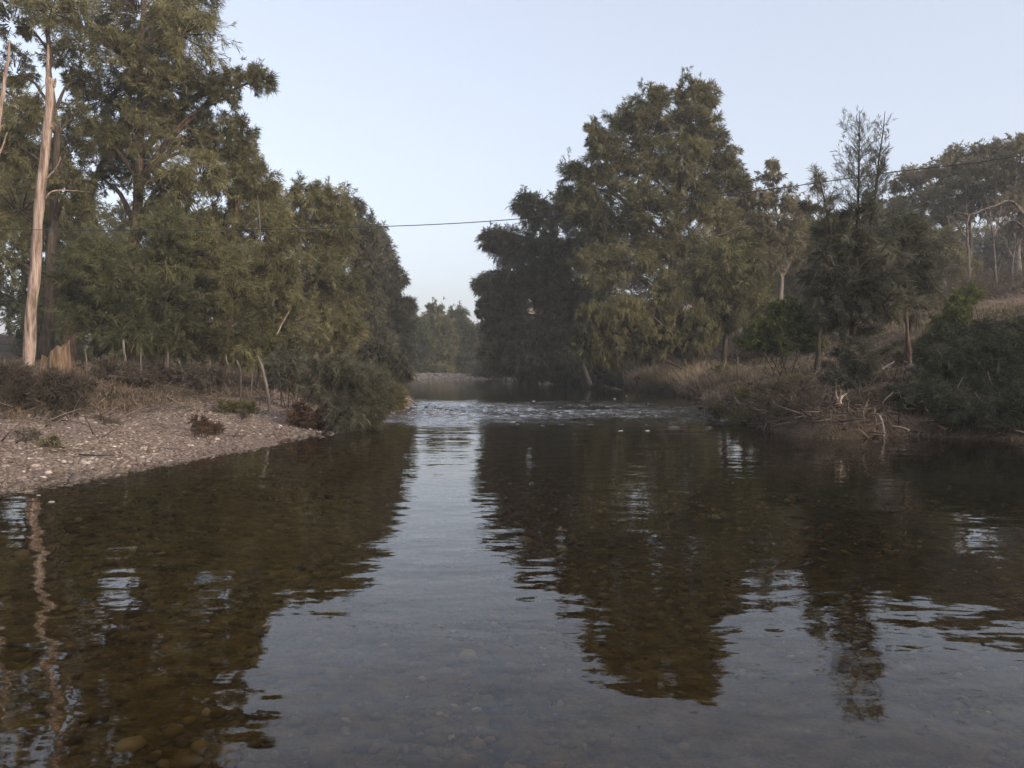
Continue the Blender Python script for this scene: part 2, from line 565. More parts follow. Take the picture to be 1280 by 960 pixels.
# ------------------------------------------------------------------ foliage
def needles(acc, pos, dirs, tint, L, w, rg, droop=0.35, spread=0.6, bent=False):
    """one thin tapering needle bundle per position"""
    n = len(pos)
    d = nrm(dirs + rg.normal(0, spread, (n, 3)) + np.array([0, 0, -droop]))
    ln = (L * rg.uniform(.55, 1.35, n))[:, None]
    side = nrm(np.cross(d, rg.normal(0, 1, (n, 3)))) * (w * rg.uniform(.7, 1.3, n))[:, None]
    if not bent:
        mid = pos + d * ln * .45
        tip = pos + d * ln + np.array([0, 0, -1]) * ln * droop * .35
        V = np.stack([pos, mid - side * .5, mid + side * .5, tip], 1)
        i = np.arange(n)[:, None] * 4
        T = np.concatenate([i + np.array([[0, 2, 1]]), i + np.array([[1, 2, 3]])])
        acc.add(V.reshape(-1, 3), T, np.repeat(tint, 4))
    else:
        down = np.array([0, 0, -1.0])
        p1 = pos + d * ln * .4
        d2 = nrm(d * .6 + down * droop * 1.6)
        p2 = p1 + d2 * ln * .35
        tip = p2 + nrm(d2 * .5 + down * droop * 2) * ln * .35
        V = np.stack([pos, p1 - side * .5, p1 + side * .5, p2 - side * .4, p2 + side * .4, tip], 1)
        i = np.arange(n)[:, None] * 6
        T = np.concatenate([i + np.array([[0, 2, 1]]), i + np.array([[1, 2, 4]]), i + np.array([[1, 4, 3]]), i + np.array([[3, 4, 5]])])
        acc.add(V.reshape(-1, 3), T, np.repeat(tint, 6))


def branches_foliage(acc, wood, b, t, rg, twigs=6, nn=12, tl=.4, L=.3, w=.04, droop=.35, bent=False, sag=.12,
                     wood_r=.02, tint0=None, up=.15, spread=.55):
    """b,t (B,3): branch ends. Adds branch wood, twigs (as needle plumes)"""
    B = len(b)
    if B == 0:
        return
    ax = t - b
    bl = np.linalg.norm(ax, axis=1)
    ax = nrm(ax)
    if tint0 is None:
        tint0 = rg.normal(.5, .16, B)
    mid = (b + t) / 2 + np.array([0, 0, 1]) * (bl * sag)[:, None]
    if wood is not None:
        tubes(wood, np.stack([b, mid, t], 1), np.stack([np.full(B, wood_r), np.full(B, wood_r * .7), np.full(B, wood_r * .25)], 1), 3, .5)
    # twigs
    u = rg.uniform(.22, 1.0, (B, twigs))
    u[:, 0] = 1.0
    ub = u[..., None]
    tp = b[:, None] * (1 - ub) ** 2 + 2 * (mid[:, None] * 2 - (b + t)[:, None] / 2) * ub * (1 - ub) + t[:, None] * ub ** 2
    td = nrm(ax[:, None] * .75 + rg.normal(0, .62, (B, twigs, 3)) + np.array([0, 0, up]))
    tlen = (bl[:, None] * tl * rg.uniform(.6, 1.25, (B, twigs)) * (1.15 - .45 * u))
    tlen = np.clip(tlen, L * .8, None)
    tt = tint0[:, None] + rg.normal(0, .10, (B, twigs))
    s = rg.uniform(0, 1, (B, twigs, nn))
    pos = tp[:, :, None] + td[:, :, None] * (tlen[:, :, None] * s)[..., None]
    pos[..., 2] -= (tlen[:, :, None] * s * s) * droop * .45
    dirs = np.broadcast_to(td[:, :, None], pos.shape).reshape(-1, 3)
    tint = (tt[:, :, None] + rg.normal(0, .07, (B, twigs, nn))).reshape(-1)
    needles(acc, pos.reshape(-1, 3), dirs, np.clip(tint, 0, 1), L, w, rg, droop, spread, bent)


def fib_dirs(n, rg):
    v = rg.normal(0, 1, (n, 3))
    return nrm(v)


def lobe_branches(c, r, n, rg, ragged=.28):
    """branches from near the lobe centre to an uneven shell"""
    d = fib_dirs(n, rg)
    # few strong bumps so that the outline is lumpy
    k = fib_dirs(7, rg)
    bump = np.max(d @ k.T, axis=1)
    rad = .62 + .42 * np.clip((bump - .55) / .45, 0, 1) + rg.normal(0, ragged * .35, n)
    rad = np.clip(rad, .3, 1.12)
    t = c + d * rad[:, None] * r
    b = c + d * rad[:, None] * r * rg.uniform(.12, .4, (n, 1)) - np.array([0, 0, .12]) * r
    return b, t


def tree(name, label, cat, base_px, D, lobes, leaf, bark, r0=.3, L=.32, w=.05, dens=1.0, droop=.35, group=None, seed=0,
         trunk=None, bent=False, twigs=6, nn=12, tl=.42, top_r=.05, lean=None, spread=.55, depth=1.0, extra=None, up=.15, wood=True, spires=1.0):
    """lobes: (px, py, rx_px, rz_px[, extra depth in m[, density]]) as the photo shows them at distance D"""
    rg = np.random.default_rng(SEED * 1000 + seed)
    base = on_ground(base_px, D, .12)
    root = empty(name, base, label, cat, group)
    k = D / F
    cs, rs, ds = [], [], []
    for lb in lobes:
        px, py, rx, rz = lb[:4]
        rx_m, rz_m = rx * k, rz * k
        dd = lb[4] if len(lb) > 4 and lb[4] is not None else rg.uniform(-.55, .55) * rx_m * 1.2 * depth
        de = lb[5] if len(lb) > 5 else 1.0
        # keep the picture place while moving in depth
        q = P(px, py, D + dd)
        rx_m *= .96; rz_m *= .96
        cs.append(q); rs.append(np.array([rx_m, max(rx_m, rz_m) * .95 * min(depth, 1.1), rz_m])); ds.append(de)
    cs = np.array(cs); rs = np.array(rs)
    wd = Acc(); lf = Acc()
    # trunk
    itop = int(np.argmax(cs[:, 2]))
    if trunk is None:
        tp = cs[itop] + np.array([0, 0, rs[itop][2] * .3])
        h = tp - base
        pts = [base, base + h * np.array([.15, .15, .3]), base + h * np.array([.5, .5, .65]), tp]
    else:
        pts = [base] + [P(*q) if len(q) == 3 else P(q[0], q[1], D) for q in trunk]
    ctr = path_tube(wd, pts, r0, top_r, 8, 22, r0 * .35, .5, rg, .55)
    # limbs
    for i, c in enumerate(cs):
        if i == itop and trunk is None:
            continue
        hd = np.linalg.norm((ctr - c)[:, :2], axis=1)
        want = c[2] - .7 * hd
        j = int(np.argmin(np.abs(ctr[:, 2] - want)))
        j = min(max(j, 3), len(ctr) - 2)
        a = ctr[j]
        mid = (a + c) / 2 + np.array([0, 0, .12 * np.linalg.norm(c - a)])
        rr = r0 * (1 - j / len(ctr)) * .55 + .02
        path_tube(wd, [a, mid, c], rr, rr * .3, 5, 8, rr * .6, .5, rg)
    for i, c in enumerate(cs):
        vol = rs[i][0] * rs[i][2] + rs[i][0] * rs[i][1] + rs[i][1] * rs[i][2]
        size = (vol / 3) ** .5
        nb = int(np.clip(50 * dens * ds[i] * (size / 1.6) ** 1.35, 12, 420))
        b, t = lobe_branches(c, rs[i], nb, rg)
        t0 = rg.normal(.5 + rg.normal(0, .15), .12, nb)
        lv = rg.uniform(.72, 1.3)
        branches_foliage(lf, wd if wood else None, b, t, rg, twigs + 1, int(nn * 1.6 / lv ** .5), tl, L * lv, w * .82, droop, bent, .10, .010 + .012 * size, t0, up, spread)
    for i, c in enumerate(cs):
        ns = int(spires * rs[i][0] * 3)
        if ns == 0 or c[2] < base[2] + .45 * (cs[itop][2] - base[2]):
            continue
        d = fib_dirs(ns, rg); d[:, 2] = np.abs(d[:, 2]) * .8 + .25
        b = c + d * rs[i] * rg.uniform(.35, .68, (ns, 1))
        t = b + (nrm(d * .45 + np.array([0, 0, 1.0])) * (rs[i][2] * .25 + L * 1.6) * rg.uniform(.5, 1.25, (ns, 1)))
        branches_foliage(lf, wd, b, t, rg, 5, int(nn * .9), .3, L * .7, w * .7, .1, False, -.03, .012, None, .5, .4)
    if extra:
        extra(wd, lf, rg, D)
    wd.build("trunk", bark, root, base, smooth=True)
    lf.build("crown", leaf, root, base)
    return root


def bush(name, label, base_px, D, lobes, leaf, L=.22, w=.03, dens=1.2, droop=.5, group=None, seed=0, bark=None, stems=7, nn=12, twigs=6, bent=False, cat="bush", up=.1):
    rg = np.random.default_rng(SEED * 977 + seed)
    base = on_ground(base_px, D, .06)
    root = empty(name, base, label, cat, group)
    k = D / F
    wd = Acc(); lf = Acc()
    for lb in lobes:
        px, py, rx, rz = lb[:4]
        dd = lb[4] if len(lb) > 4 else rg.uniform(-.4, .4) * rx * k
        c = P(px, py, D + dd)
        r = np.array([rx * k, max(rx, rz) * k * .9, rz * k])
        g = gz(c[0], c[1])
        c[2] = max(c[2], g + .1)
        size = ((r[0] * r[2] + r[0] * r[1] + r[1] * r[2]) / 3) ** .5
        nb = int(np.clip(60 * dens * (size / 1.0) ** 1.2, 8, 260))
        b, t = lobe_branches(c, r, nb, rg)
        b[:, 2] = np.maximum(b[:, 2], g); t[:, 2] = np.maximum(t[:, 2], g + .03)
        branches_foliage(lf, wd, b, t, rg, twigs, nn, .45, L, w, droop, bent, .1, .006 + .006 * size, rg.normal(.5 + rg.normal(0, .08), .13, nb), up)
        for s in range(max(2, stems // len(lobes) + 1)):
            f = base + np.array([rg.normal(0, .12 + r[0] * .15), rg.normal(0, .12), 0])
            path_tube(wd, [f, (f + c) / 2 + rg.normal(0, .08, 3), c + rg.normal(0, .3, 3) * r], .02 + .012 * size, .008, 5, 8, .01, .5, rg)
    wd.build("stem", bark or M_BARK, root, base, smooth=True)
    lf.build("foliage", leaf, root, base)
    return root


# ------------------------------------------------------------------ left bank trees
tree("river_oak", "tallest feathery river oak on the left bank, its top running out of the picture", "tree", 172, 38,
     [(175, 10, 80, 55, 1), (225, 35, 55, 45, -2), (110, 40, 55, 45, 2), (215, 105, 60, 40, -1), (262, 108, 34, 22, -1), (300, 100, 34, 16, -1),
      (325, 97, 17, 15, -1), (288, 122, 24, 14, -1), (130, 120, 50, 40, 2), (225, 160, 55, 36, 0), (175, 200, 55, 34, 2), (250, 215, 48, 36, -1), (130, 225, 34, 24, 2),
      (190, -45, 60, 40, 0), (245, 20, 35, 35, 1), (250, -20, 25, 30, 0), (205, 235, 46, 30, -1), (120, 175, 40, 34, 1), (275, 165, 26, 22, 0), (255, 185, 36, 28, 1), (150, 60, 40, 34, -2), (165, 165, 36, 28, -3)],
     M_OAK, M_BARKR, r0=.36, dens=1.0, L=.26, w=.038, droop=.3, seed=1, trunk=[(168, 300, 38), (176, 160, 38), (178, 20, 38), (182, -50, 38)])
tree("river_oak", "river oak at the far left edge with dark limbs spreading behind the bare white trunk", "tree", 58, 34,
     [(15, 25, 45, 30, 1), (65, 10, 45, 30, -1), (20, 90, 34, 26, 1), (45, 200, 55, 34, 2), (5, 180, 40, 36), (90, 190, 36, 26, 3),
      (25, 260, 55, 40, 1), (80, 265, 45, 34, 3), (5, 320, 40, 40, 0), (100, 100, 30, 28, 3), (78, 70, 30, 30, 3), (35, 140, 36, 26, -1), (85, 232, 32, 26, -1), (95, 150, 26, 24, 2), (40, -30, 60, 30, 0), (-40, 100, 50, 60, 0)],
     M_OAK, M_BARK, r0=.26, dens=.95, L=.25, w=.036, seed=2, trunk=[(62, 330, 34), (68, 180, 34), (58, 50, 34), (50, -20, 34)])
tree("river_oak", "leaning river oak with a bare slanting trunk in the middle of the left stand", "tree", 88, 40,
     [(165, 120, 40, 36, 0), (200, 85, 36, 34, 2), (140, 165, 34, 26, -1), (215, 140, 36, 30, 1), (170, 60, 40, 34, 1)],
     M_OAKG, M_BARKR, r0=.28, dens=.9, L=.34, w=.042, seed=3, trunk=[(102, 300, 40), (122, 220, 40), (158, 130, 40), (175, 70, 40)])
tree("river_oak", "river oak at the right shoulder of the tall left stand with an upright pointed top", "tree", 285, 40,
     [(302, 172, 18, 26, 0), (300, 200, 26, 34, 0), (285, 225, 40, 36, 0), (322, 225, 22, 28, 0), (312, 250, 34, 40, 1), (325, 300, 44, 44, -1), (275, 290, 44, 44, 1), (300, 345, 60, 40, 0), (338, 255, 20, 34, 1), (255, 330, 40, 40, 1)],
     M_OAK, M_BARKR, r0=.26, dens=1.15, L=.32, w=.042, seed=4)
tree("young_river_oak", "bushy young river oak beside the old stump under the tall left trees", "tree", 122, 29,
     [(120, 315, 36, 36, 0), (100, 360, 46, 34, .5), (150, 360, 44, 36, -.5), (125, 400, 56, 36, 0), (160, 420, 40, 30, -.6), (110, 335, 40, 30, 0)],
     M_OAKG, M_BARK, r0=.13, dens=1.5, L=.22, w=.028, droop=.45, seed=5)
tree("young_river_oak", "dark green young river oak standing highest in the left undergrowth", "tree", 208, 30,
     [(205, 280, 32, 32, 0), (190, 325, 46, 36, 0), (225, 330, 44, 38, .5), (205, 375, 56, 40, -.4), (180, 415, 44, 34, 0), (230, 420, 46, 36, .4), (215, 300, 40, 26, 0)],
     M_OAKG, M_BARK, r0=.14, dens=1.5, L=.22, w=.028, droop=.45, seed=6)
tree("young_river_oak", "olive young river oak behind the top of the gravel bank", "tree", 280, 31,
     [(270, 320, 36, 36, 0), (290, 365, 46, 40, 0), (255, 375, 40, 40, .5), (275, 415, 52, 38, -.4), (300, 440, 36, 26, 0), (245, 430, 36, 28, 0)],
     M_OAK, M_BARK, r0=.13, dens=1.5, L=.22, w=.028, droop=.45, seed=7)
tree("young_river_oak", "young river oak with pale bent stems behind the dark hollow beside the gravel", "tree", 340, 33,
     [(345, 330, 32, 40, 0), (335, 375, 42, 38, 0), (365, 395, 42, 40, .4), (330, 420, 42, 34, -.4), (365, 440, 40, 24, 0)],
     M_OAK, M_GREYBARK, r0=.11, dens=1.5, L=.28, w=.034, droop=.45, seed=8)
tree("river_oak", "rounded river oak with fine spiky tips at the centre of the left treeline", "tree", 395, 44,
     [(375, 245, 16, 22, 0), (398, 252, 26, 26, 0), (425, 262, 20, 28, 0), (375, 290, 36, 36, 0), (415, 305, 38, 40, .6), (385, 345, 48, 42, -.5), (425, 360, 42, 40, 0),
      (390, 400, 52, 40, 0), (430, 415, 36, 36, .5), (350, 275, 22, 34, .6)],
     M_OAK, M_GREYBARK, r0=.24, dens=1.25, L=.32, w=.044, droop=.35, seed=9)
tree("river_oak", "slim river oak with a stepped outline between the rounded one and the last left tree", "tree", 452, 53,
     [(440, 264, 14, 22, 0), (460, 296, 16, 24, 0), (445, 312, 26, 34, 0), (466, 340, 24, 36, 0), (450, 375, 36, 40, 0), (468, 410, 30, 34, 0), (445, 430, 34, 30, 0)],
     M_OAKD, M_GREYBARK, r0=.22, dens=1.25, L=.36, w=.055, seed=10)
tree("river_oak", "last river oak of the left treeline, sloping down toward the gap over the water", "tree", 492, 64,
     [(474, 296, 7, 18, 0), (480, 325, 16, 22, 0), (494, 348, 13, 14, 0), (484, 365, 20, 20, 0), (504, 384, 13, 11, 0), (482, 395, 28, 26, 0), (500, 412, 20, 20, 0), (476, 435, 30, 24, 0), (500, 438, 18, 18, 0)],
     M_OAKD, M_GREYBARK, r0=.24, dens=1.3, L=.4, w=.065, seed=11)
far_lab = ["far low tree half hidden behind the left treeline where the river bends", "far rounded tree in the middle of the gap above the gravel spit",
           "far tree right of the gap's middle with a small peaked top", "far tree at the right of the gap, touching the dark right bank trees",
           "far tree behind the bend, filling the back of the gap at the left"]
for i, (px, top, w_, D) in enumerate([(515, 392, 22, 118), (545, 380, 24, 128), (572, 384, 22, 133), (604, 402, 22, 136), (528, 396, 22, 142)]):
    tree("distant_tree", far_lab[i], "tree", px, D,
         [(px, top + 14, w_ * .55, 14, 0), (px - 8, top + 34, w_ * .8, 20, 0), (px + 9, top + 38, w_ * .8, 22, 0), (px, top + 62, w_ * 1.05, 24, 0), (px + 5, top + 80, w_, 18, 0)],
         M_OAK if i % 2 else M_OAKG, M_GREYBARK, r0=.26, dens=.95, L=.6, w=.12, seed=20 + i, group="trees at the river bend", nn=10)

# background stand behind the left bank
for i, (px, top, D, w_) in enumerate([(30, 130, 58, 40), (95, 230, 62, 38), (150, 255, 66, 36), (225, 215, 58, 34), (275, 260, 56, 30), (335, 300, 60, 30), (-40, 200, 52, 46), (410, 320, 72, 30), (190, 330, 54, 40), (60, 330, 52, 44)]):
    tree("background_tree", "tree standing behind the left bank stand, seen only through gaps in its foliage", "tree", px, D,
         [(px + rng.normal(0, 4), top + 20, w_ * .7, 26, 0), (px - w_ * .4, top + 62, w_ * .9, 34), (px + w_ * .4, top + 75, w_ * .9, 36), (px, top + 120, w_ * 1.1, 38), (px, top + 165, w_ * 1.1, 32)],
         M_OAKG if i % 2 else M_OAK, M_BARKR, r0=.28, dens=.8, L=.45, w=.075, seed=40 + i, group="trees behind the left bank", nn=10)

# ------------------------------------------------------------------ right bank trees
tree("river_oak", "tallest river oak on the right bank, its high uneven crown standing over its neighbours", "tree", 836, 54,
     [(852, 112, 13, 17, 0), (878, 122, 20, 20, 0), (868, 150, 36, 26, 0), (815, 130, 26, 20, 0), (785, 150, 26, 20, 0), (815, 165, 40, 28, 0), (745, 168, 14, 18, 0), (760, 195, 34, 28, 0),
      (890, 185, 32, 26, 0), (850, 205, 44, 32, -1), (800, 215, 42, 30, 0), (905, 215, 30, 22, 0), (925, 232, 16, 14, 0), (745, 235, 32, 28, 0), (865, 250, 44, 32, 0), (810, 262, 44, 30, -1),
      (765, 278, 42, 30, 0), (890, 265, 34, 24, 0), (840, 300, 46, 30, 0), (795, 320, 44, 30, 0), (880, 320, 40, 30, 0), (755, 330, 40, 32, 0), (850, 350, 44, 28, 0), (722, 218, 20, 16, 0), (735, 262, 32, 24, 0), (708, 250, 22, 16, 1), (915, 300, 26, 22, 0)],
     M_OAK, M_BARKR, r0=.5, dens=1.15, L=.38, w=.055, droop=.35, seed=60, trunk=[(838, 400, 54), (842, 300, 54), (850, 200, 54), (866, 130, 54)], up=.25)
tree("river_oak", "broad dark river oak overhanging the water at the left of the right bank", "tree", 785, 63,
     [(662, 258, 22, 20, 0), (690, 272, 32, 24, 0), (722, 262, 26, 22, 0), (625, 298, 20, 14, 0), (645, 312, 34, 26, 0), (690, 315, 42, 30, 0), (730, 310, 34, 30, 0), (612, 300, 14, 10, -1),
      (612, 358, 22, 16, 0), (640, 360, 34, 28, 0), (690, 365, 46, 34, 0), (735, 370, 36, 32, 0), (607, 385, 15, 16, 0), (630, 405, 32, 28, 0), (675, 415, 44, 32, 0), (722, 420, 40, 34, 0),
      (620, 442, 24, 22, 0), (655, 450, 38, 20, 0), (710, 452, 42, 18, 0), (632, 450, 20, 12, 6), (665, 466, 30, 12, 6), (705, 468, 30, 12, 5), (745, 462, 24, 16, 4)],
     M_OAKD, M_BARK, r0=.28, dens=1.25, L=.40, w=.062, droop=.45, seed=61, trunk=[(745, 440, 66), (712, 390, 66), (682, 290, 63)])
tree("river_oak", "dark drooping river oak behind the overhanging one, low over the far pool", "tree", 742, 80,
     [(625, 385, 22, 22, 0), (622, 420, 18, 22, 0), (640, 410, 28, 26, 0), (630, 445, 28, 20, 0), (665, 430, 30, 28, 0), (624, 448, 14, 14, 0), (690, 440, 30, 26, 0), (665, 460, 28, 10, 0)],
     M_OAKD, M_BARK, trunk=[(705, 440, 79), (640, 400, 78)], r0=.3, dens=1.2, L=.46, w=.08, droop=.5, seed=62)
tree("weeping_river_oak", "yellowish weeping river oak leaning out in front of the tall right bank oak", "tree", 862, 46,
     [(752, 392, 28, 20, 0), (735, 415, 20, 16, 0), (780, 388, 30, 22, 0), (768, 425, 30, 22, 0), (745, 445, 18, 12, 0), (815, 410, 32, 24, 0), (850, 398, 34, 28, 0), (845, 430, 36, 22, 0),
      (800, 440, 26, 14, 0), (880, 420, 26, 24, 0), (820, 382, 26, 16, 1), (728, 430, 14, 14, 0), (765, 446, 16, 10, .5), (865, 440, 20, 12, .5)],
     M_OAKY, M_BARK, trunk=[(845, 425, 45.5), (815, 395, 45)], r0=.14, dens=1.35, L=.28, w=.034, droop=.75, seed=63, bent=True, up=0)
tree("river_oak", "olive river oak right of the tall one, hanging over the dry grass bank", "tree", 905, 47,
     [(905, 325, 34, 26, 0), (940, 335, 28, 26, 0), (895, 360, 38, 28, 0), (930, 370, 34, 30, 0), (900, 395, 36, 24, 0), (945, 395, 22, 22, 0), (930, 300, 22, 14, 1, .6), (880, 345, 30, 26, 0)],
     M_OAK, M_BARK, r0=.18, dens=1.2, L=.36, w=.048, droop=.6, seed=64)
for i, (px, top, D, w_) in enumerate([(650, 330, 92, 26), (700, 300, 90, 30), (745, 330, 84, 30), (790, 330, 78, 34), (840, 350, 74, 34), (890, 350, 72, 34), (615, 400, 100, 22)]):
    tree("background_tree", "dark tree in the shade behind the overhanging right bank oaks", "tree", px, D,
         [(px, top + 30, w_ * .8, 30, 0), (px - w_ * .4, top + 75, w_ * .9, 34, 0), (px + w_ * .4, top + 90, w_ * .9, 34, 0), (px, top + 125, w_ * 1.1, 26, 0)],
         M_OAKD, M_BARK, r0=.28, dens=.7, L=.5, w=.09, seed=140 + i, group="trees behind the right bank oaks", nn=9)
for i, (px, top, D, w_) in enumerate([(985, 300, 92, 26), (1030, 290, 98, 28), (1075, 305, 100, 30), (1115, 295, 95, 28), (1150, 290, 92, 28), (1190, 290, 90, 30), (1230, 285, 96, 32), (1270, 280, 88, 32), (1310, 275, 92, 34)]):
    tree("background_tree", "dull dark tree in the wood behind the gum trees on the right hillside", "tree", px, D,
         [(px, top + 14, w_ * .9, 16, 0), (px - w_ * .4, top + 38, w_ * .9, 24, 0), (px + w_ * .4, top + 48, w_ * .9, 24, 0), (px, top + 72, w_ * 1.1, 22, 0), (px - w_ * .5, top + 98, w_, 22, 0), (px + w_ * .5, top + 108, w_, 22, 0)],
         M_OAKD if i % 2 else M_GUM, M_GUMBARK, r0=.22, dens=.65, L=.5, w=.10, seed=160 + i, group="wood behind the hillside gums", nn=8)
# sparse dead-looking branch and slim gum
tree("gum_tree", "slim gum tree with a pale forked trunk right of the tall oak", "tree", 974, 56,
     [(962, 222, 18, 12, 0, .5), (945, 250, 22, 16, 0, .6), (975, 248, 24, 18, 0, .7), (990, 272, 20, 18, 0, .7), (955, 280, 26, 20, 0, .7), (930, 275, 18, 12, 0, .5), (980, 300, 26, 18, 0, .8), (950, 310, 24, 16, 0, .8), (1000, 318, 22, 16, 0, .7), (965, 205, 10, 8, 0, .4), (940, 305, 24, 20, 1, .8), (965, 330, 26, 18, -1, .8), (930, 250, 18, 14, 1, .6), (1003, 290, 18, 16, 1, .7)],
     M_GUM, M_GUMBARK, r0=.26, dens=2.2, L=.24, w=.055, droop=.5, seed=65, trunk=[(976, 350, 56), (974, 300, 56), (966, 215, 56)], nn=9,
     extra=lambda wd, lf, rg, D: path_tube(wd, [P(977, 345, D), P(986, 330, D), P(993, 310, D), P(994, 285, D)], .2, .06, 7, 12, .05, .5, rg))


tree("gum_tree", "olive gum with a ragged crown filling the space between tall oak and slim forked gum", "tree", 932, 66,
     [(930, 262, 20, 14), (915, 285, 24, 16), (945, 285, 24, 16), (928, 312, 30, 20), (955, 325, 26, 20), (920, 345, 28, 22), (950, 360, 28, 20)], M_OAK, M_GREYBARK, r0=.2, dens=1.9, L=.3, w=.065, seed=70)
tree("gum_tree", "brownish gum right of the slim forked gum, half hidden by the two-spired she oak", "tree", 1004, 68,
     [(1000, 262, 18, 12), (990, 290, 22, 16), (1012, 285, 24, 16), (1000, 318, 26, 20), (1020, 325, 26, 20), (1005, 350, 26, 22), (1000, 380, 24, 18)], M_GUM, M_GREYBARK, r0=.2, dens=1.9, L=.3, w=.065, seed=71)


def pine_extra(tipx, tipy, basex, basey, D, n, width, rg, wd, lf, taper=1.0):
    a = P(basex, basey, D); t = P(tipx, tipy, D)
    path_tube(wd, [a, a * .5 + t * .5 + rg.normal(0, .03, 3), t], .05, .008, 5, 12, .02, .5, rg)
    u = np.sort(rg.uniform(.04, .88, n))
    b = a + (t - a) * u[:, None]
    ang = rg.uniform(0, 2 * np.pi, n)
    ln = width * (1 - u * .62) * rg.uniform(.6, 1.15, n)
    d = np.stack([np.cos(ang) * .72, np.sin(ang) * .72, rg.uniform(.55, .95, n)], 1)
    for hi, nt_ in ((False, 6), (True, 3)):
        m_ = (u > .6) == hi
        branches_foliage(lf, wd, b[m_], (b + d * ln[:, None])[m_], rg, nt_, 13, .42, .15, .010, .0, False, -.06, .008, None, .55, .35)


R5D = 24.0
def pe(wd, lf, rg, D):
    pine_extra(1074, 138, 1072, 290, D, 115, 1.12, rg, wd, lf)
    pine_extra(1106, 140, 1090, 275, D, 60, .55, rg, wd, lf)
    pine_extra(1022, 215, 1040, 300, D, 12, .5, rg, wd, lf)
tree("young_she_oak", "young she oak with two thin see-through spires standing on the near right bank", "tree", 1062, R5D,
     [(1075, 265, 30, 22, 0, .45), (1060, 300, 46, 24, 0, .8), (1095, 318, 40, 28, 0, .8), (1042, 322, 30, 28, 0, .75), (1070, 350, 56, 34, 0), (1100, 375, 50, 34, 0), (1046, 370, 36, 34, 0), (1068, 405, 46, 26, 0), (1062, 440, 22, 22, 0, .7)],
     M_OAKD, M_BARK, r0=.13, dens=1.35, L=.26, w=.027, droop=.35, seed=66, trunk=[(1064, 430, R5D), (1070, 330, R5D), (1072, 285, R5D)], extra=pe, spread=.5, spires=.4)
tree("river_oak", "dark river oak crowding in behind the right side of the two-spired she oak", "tree", 1134, 27,
     [(1120, 300, 30, 26, 0), (1145, 320, 32, 34, 0), (1125, 350, 40, 34, 0), (1155, 360, 30, 30, 0), (1132, 385, 28, 26, 0), (1140, 285, 18, 20, 0)],
     M_OAKD, M_BARK, r0=.10, dens=1.4, L=.28, w=.032, droop=.45, seed=67)
tree("river_oak", "dark river oak filling the space behind the left side of the two-spired she oak", "tree", 1022, 33,
     [(1042, 285, 26, 20, 0), (1036, 315, 24, 26, 0), (1052, 320, 30, 30, 0), (1040, 350, 26, 30, 0), (1052, 370, 34, 34, 0), (1040, 392, 24, 22, 0)],
     M_OAKG, M_BARK, r0=.10, dens=1.3, L=.3, w=.036, droop=.45, seed=68)
tree("bare_sapling", "nearly leafless grey sapling sticking up left of the two-spired she oak", "tree", 1020, 36,
     [(1018, 225, 8, 14, 0, .22), (1028, 250, 14, 12, 0, .25), (1010, 262, 12, 12, 0, .25)],
     M_GREY, M_GREYBARK, r0=.07, dens=.5, L=.25, w=.03, seed=69, trunk=[(1024, 300, 36), (1020, 210, 36)], nn=7, top_r=.015)
# hill gums
hill = [("umbrella gum with a high flat crown, second from the left on the right hillside", 1152, 74, [(1150, 218, 30, 11), (1130, 232, 24, 10), (1175, 236, 24, 12), (1150, 250, 34, 14), (1125, 268, 26, 14), (1165, 275, 26, 14)], 1),
        ("broad gum with the highest rounded crown on the right hillside", 1212, 70, [(1205, 195, 34, 12), (1235, 192, 34, 12), (1185, 212, 32, 14), (1225, 216, 44, 16), (1200, 238, 40, 16), (1245, 240, 38, 16), (1225, 262, 46, 16), (1190, 262, 26, 14)], 1),
        ("gum cut off by the right picture edge on the hillside", 1272, 66, [(1275, 180, 20, 12), (1290, 200, 40, 20), (1265, 225, 34, 20), (1300, 240, 40, 24), (1270, 260, 40, 20), (1290, 285, 40, 18)], 1),
        ("low dull gum on the right hillside behind the two-spired she oak", 1110, 72, [(1115, 262, 30, 14), (1085, 272, 26, 14), (1100, 290, 40, 18), (1120, 310, 36, 20), (1080, 310, 30, 20), (1045, 285, 24, 14)], 0),
        ("grey bush gum at the foot of the right hillside between pale trunks", 1180, 60, [(1175, 300, 30, 20), (1160, 325, 30, 22), (1195, 330, 26, 18)], 0),
        ("dull gum sapling clump high on the hillside left of the umbrella crown", 1000, 80, [(1005, 300, 24, 16), (1030, 300, 24, 16), (1010, 330, 34, 24), (980, 345, 28, 24), (1040, 335, 30, 22)], 0)]
for i, (lab, px, D, lbs, kind) in enumerate(hill):
    tree("gum_tree", lab, "tree", px, D, [l + (rng.normal(0, 1.2),) for l in lbs], M_GUM if kind else M_OAK, M_GUMBARK, r0=.26, dens=1.0, L=.30, w=.085, droop=.3, seed=80 + i, nn=8,
         group="gum trees on the right hillside", up=.05)


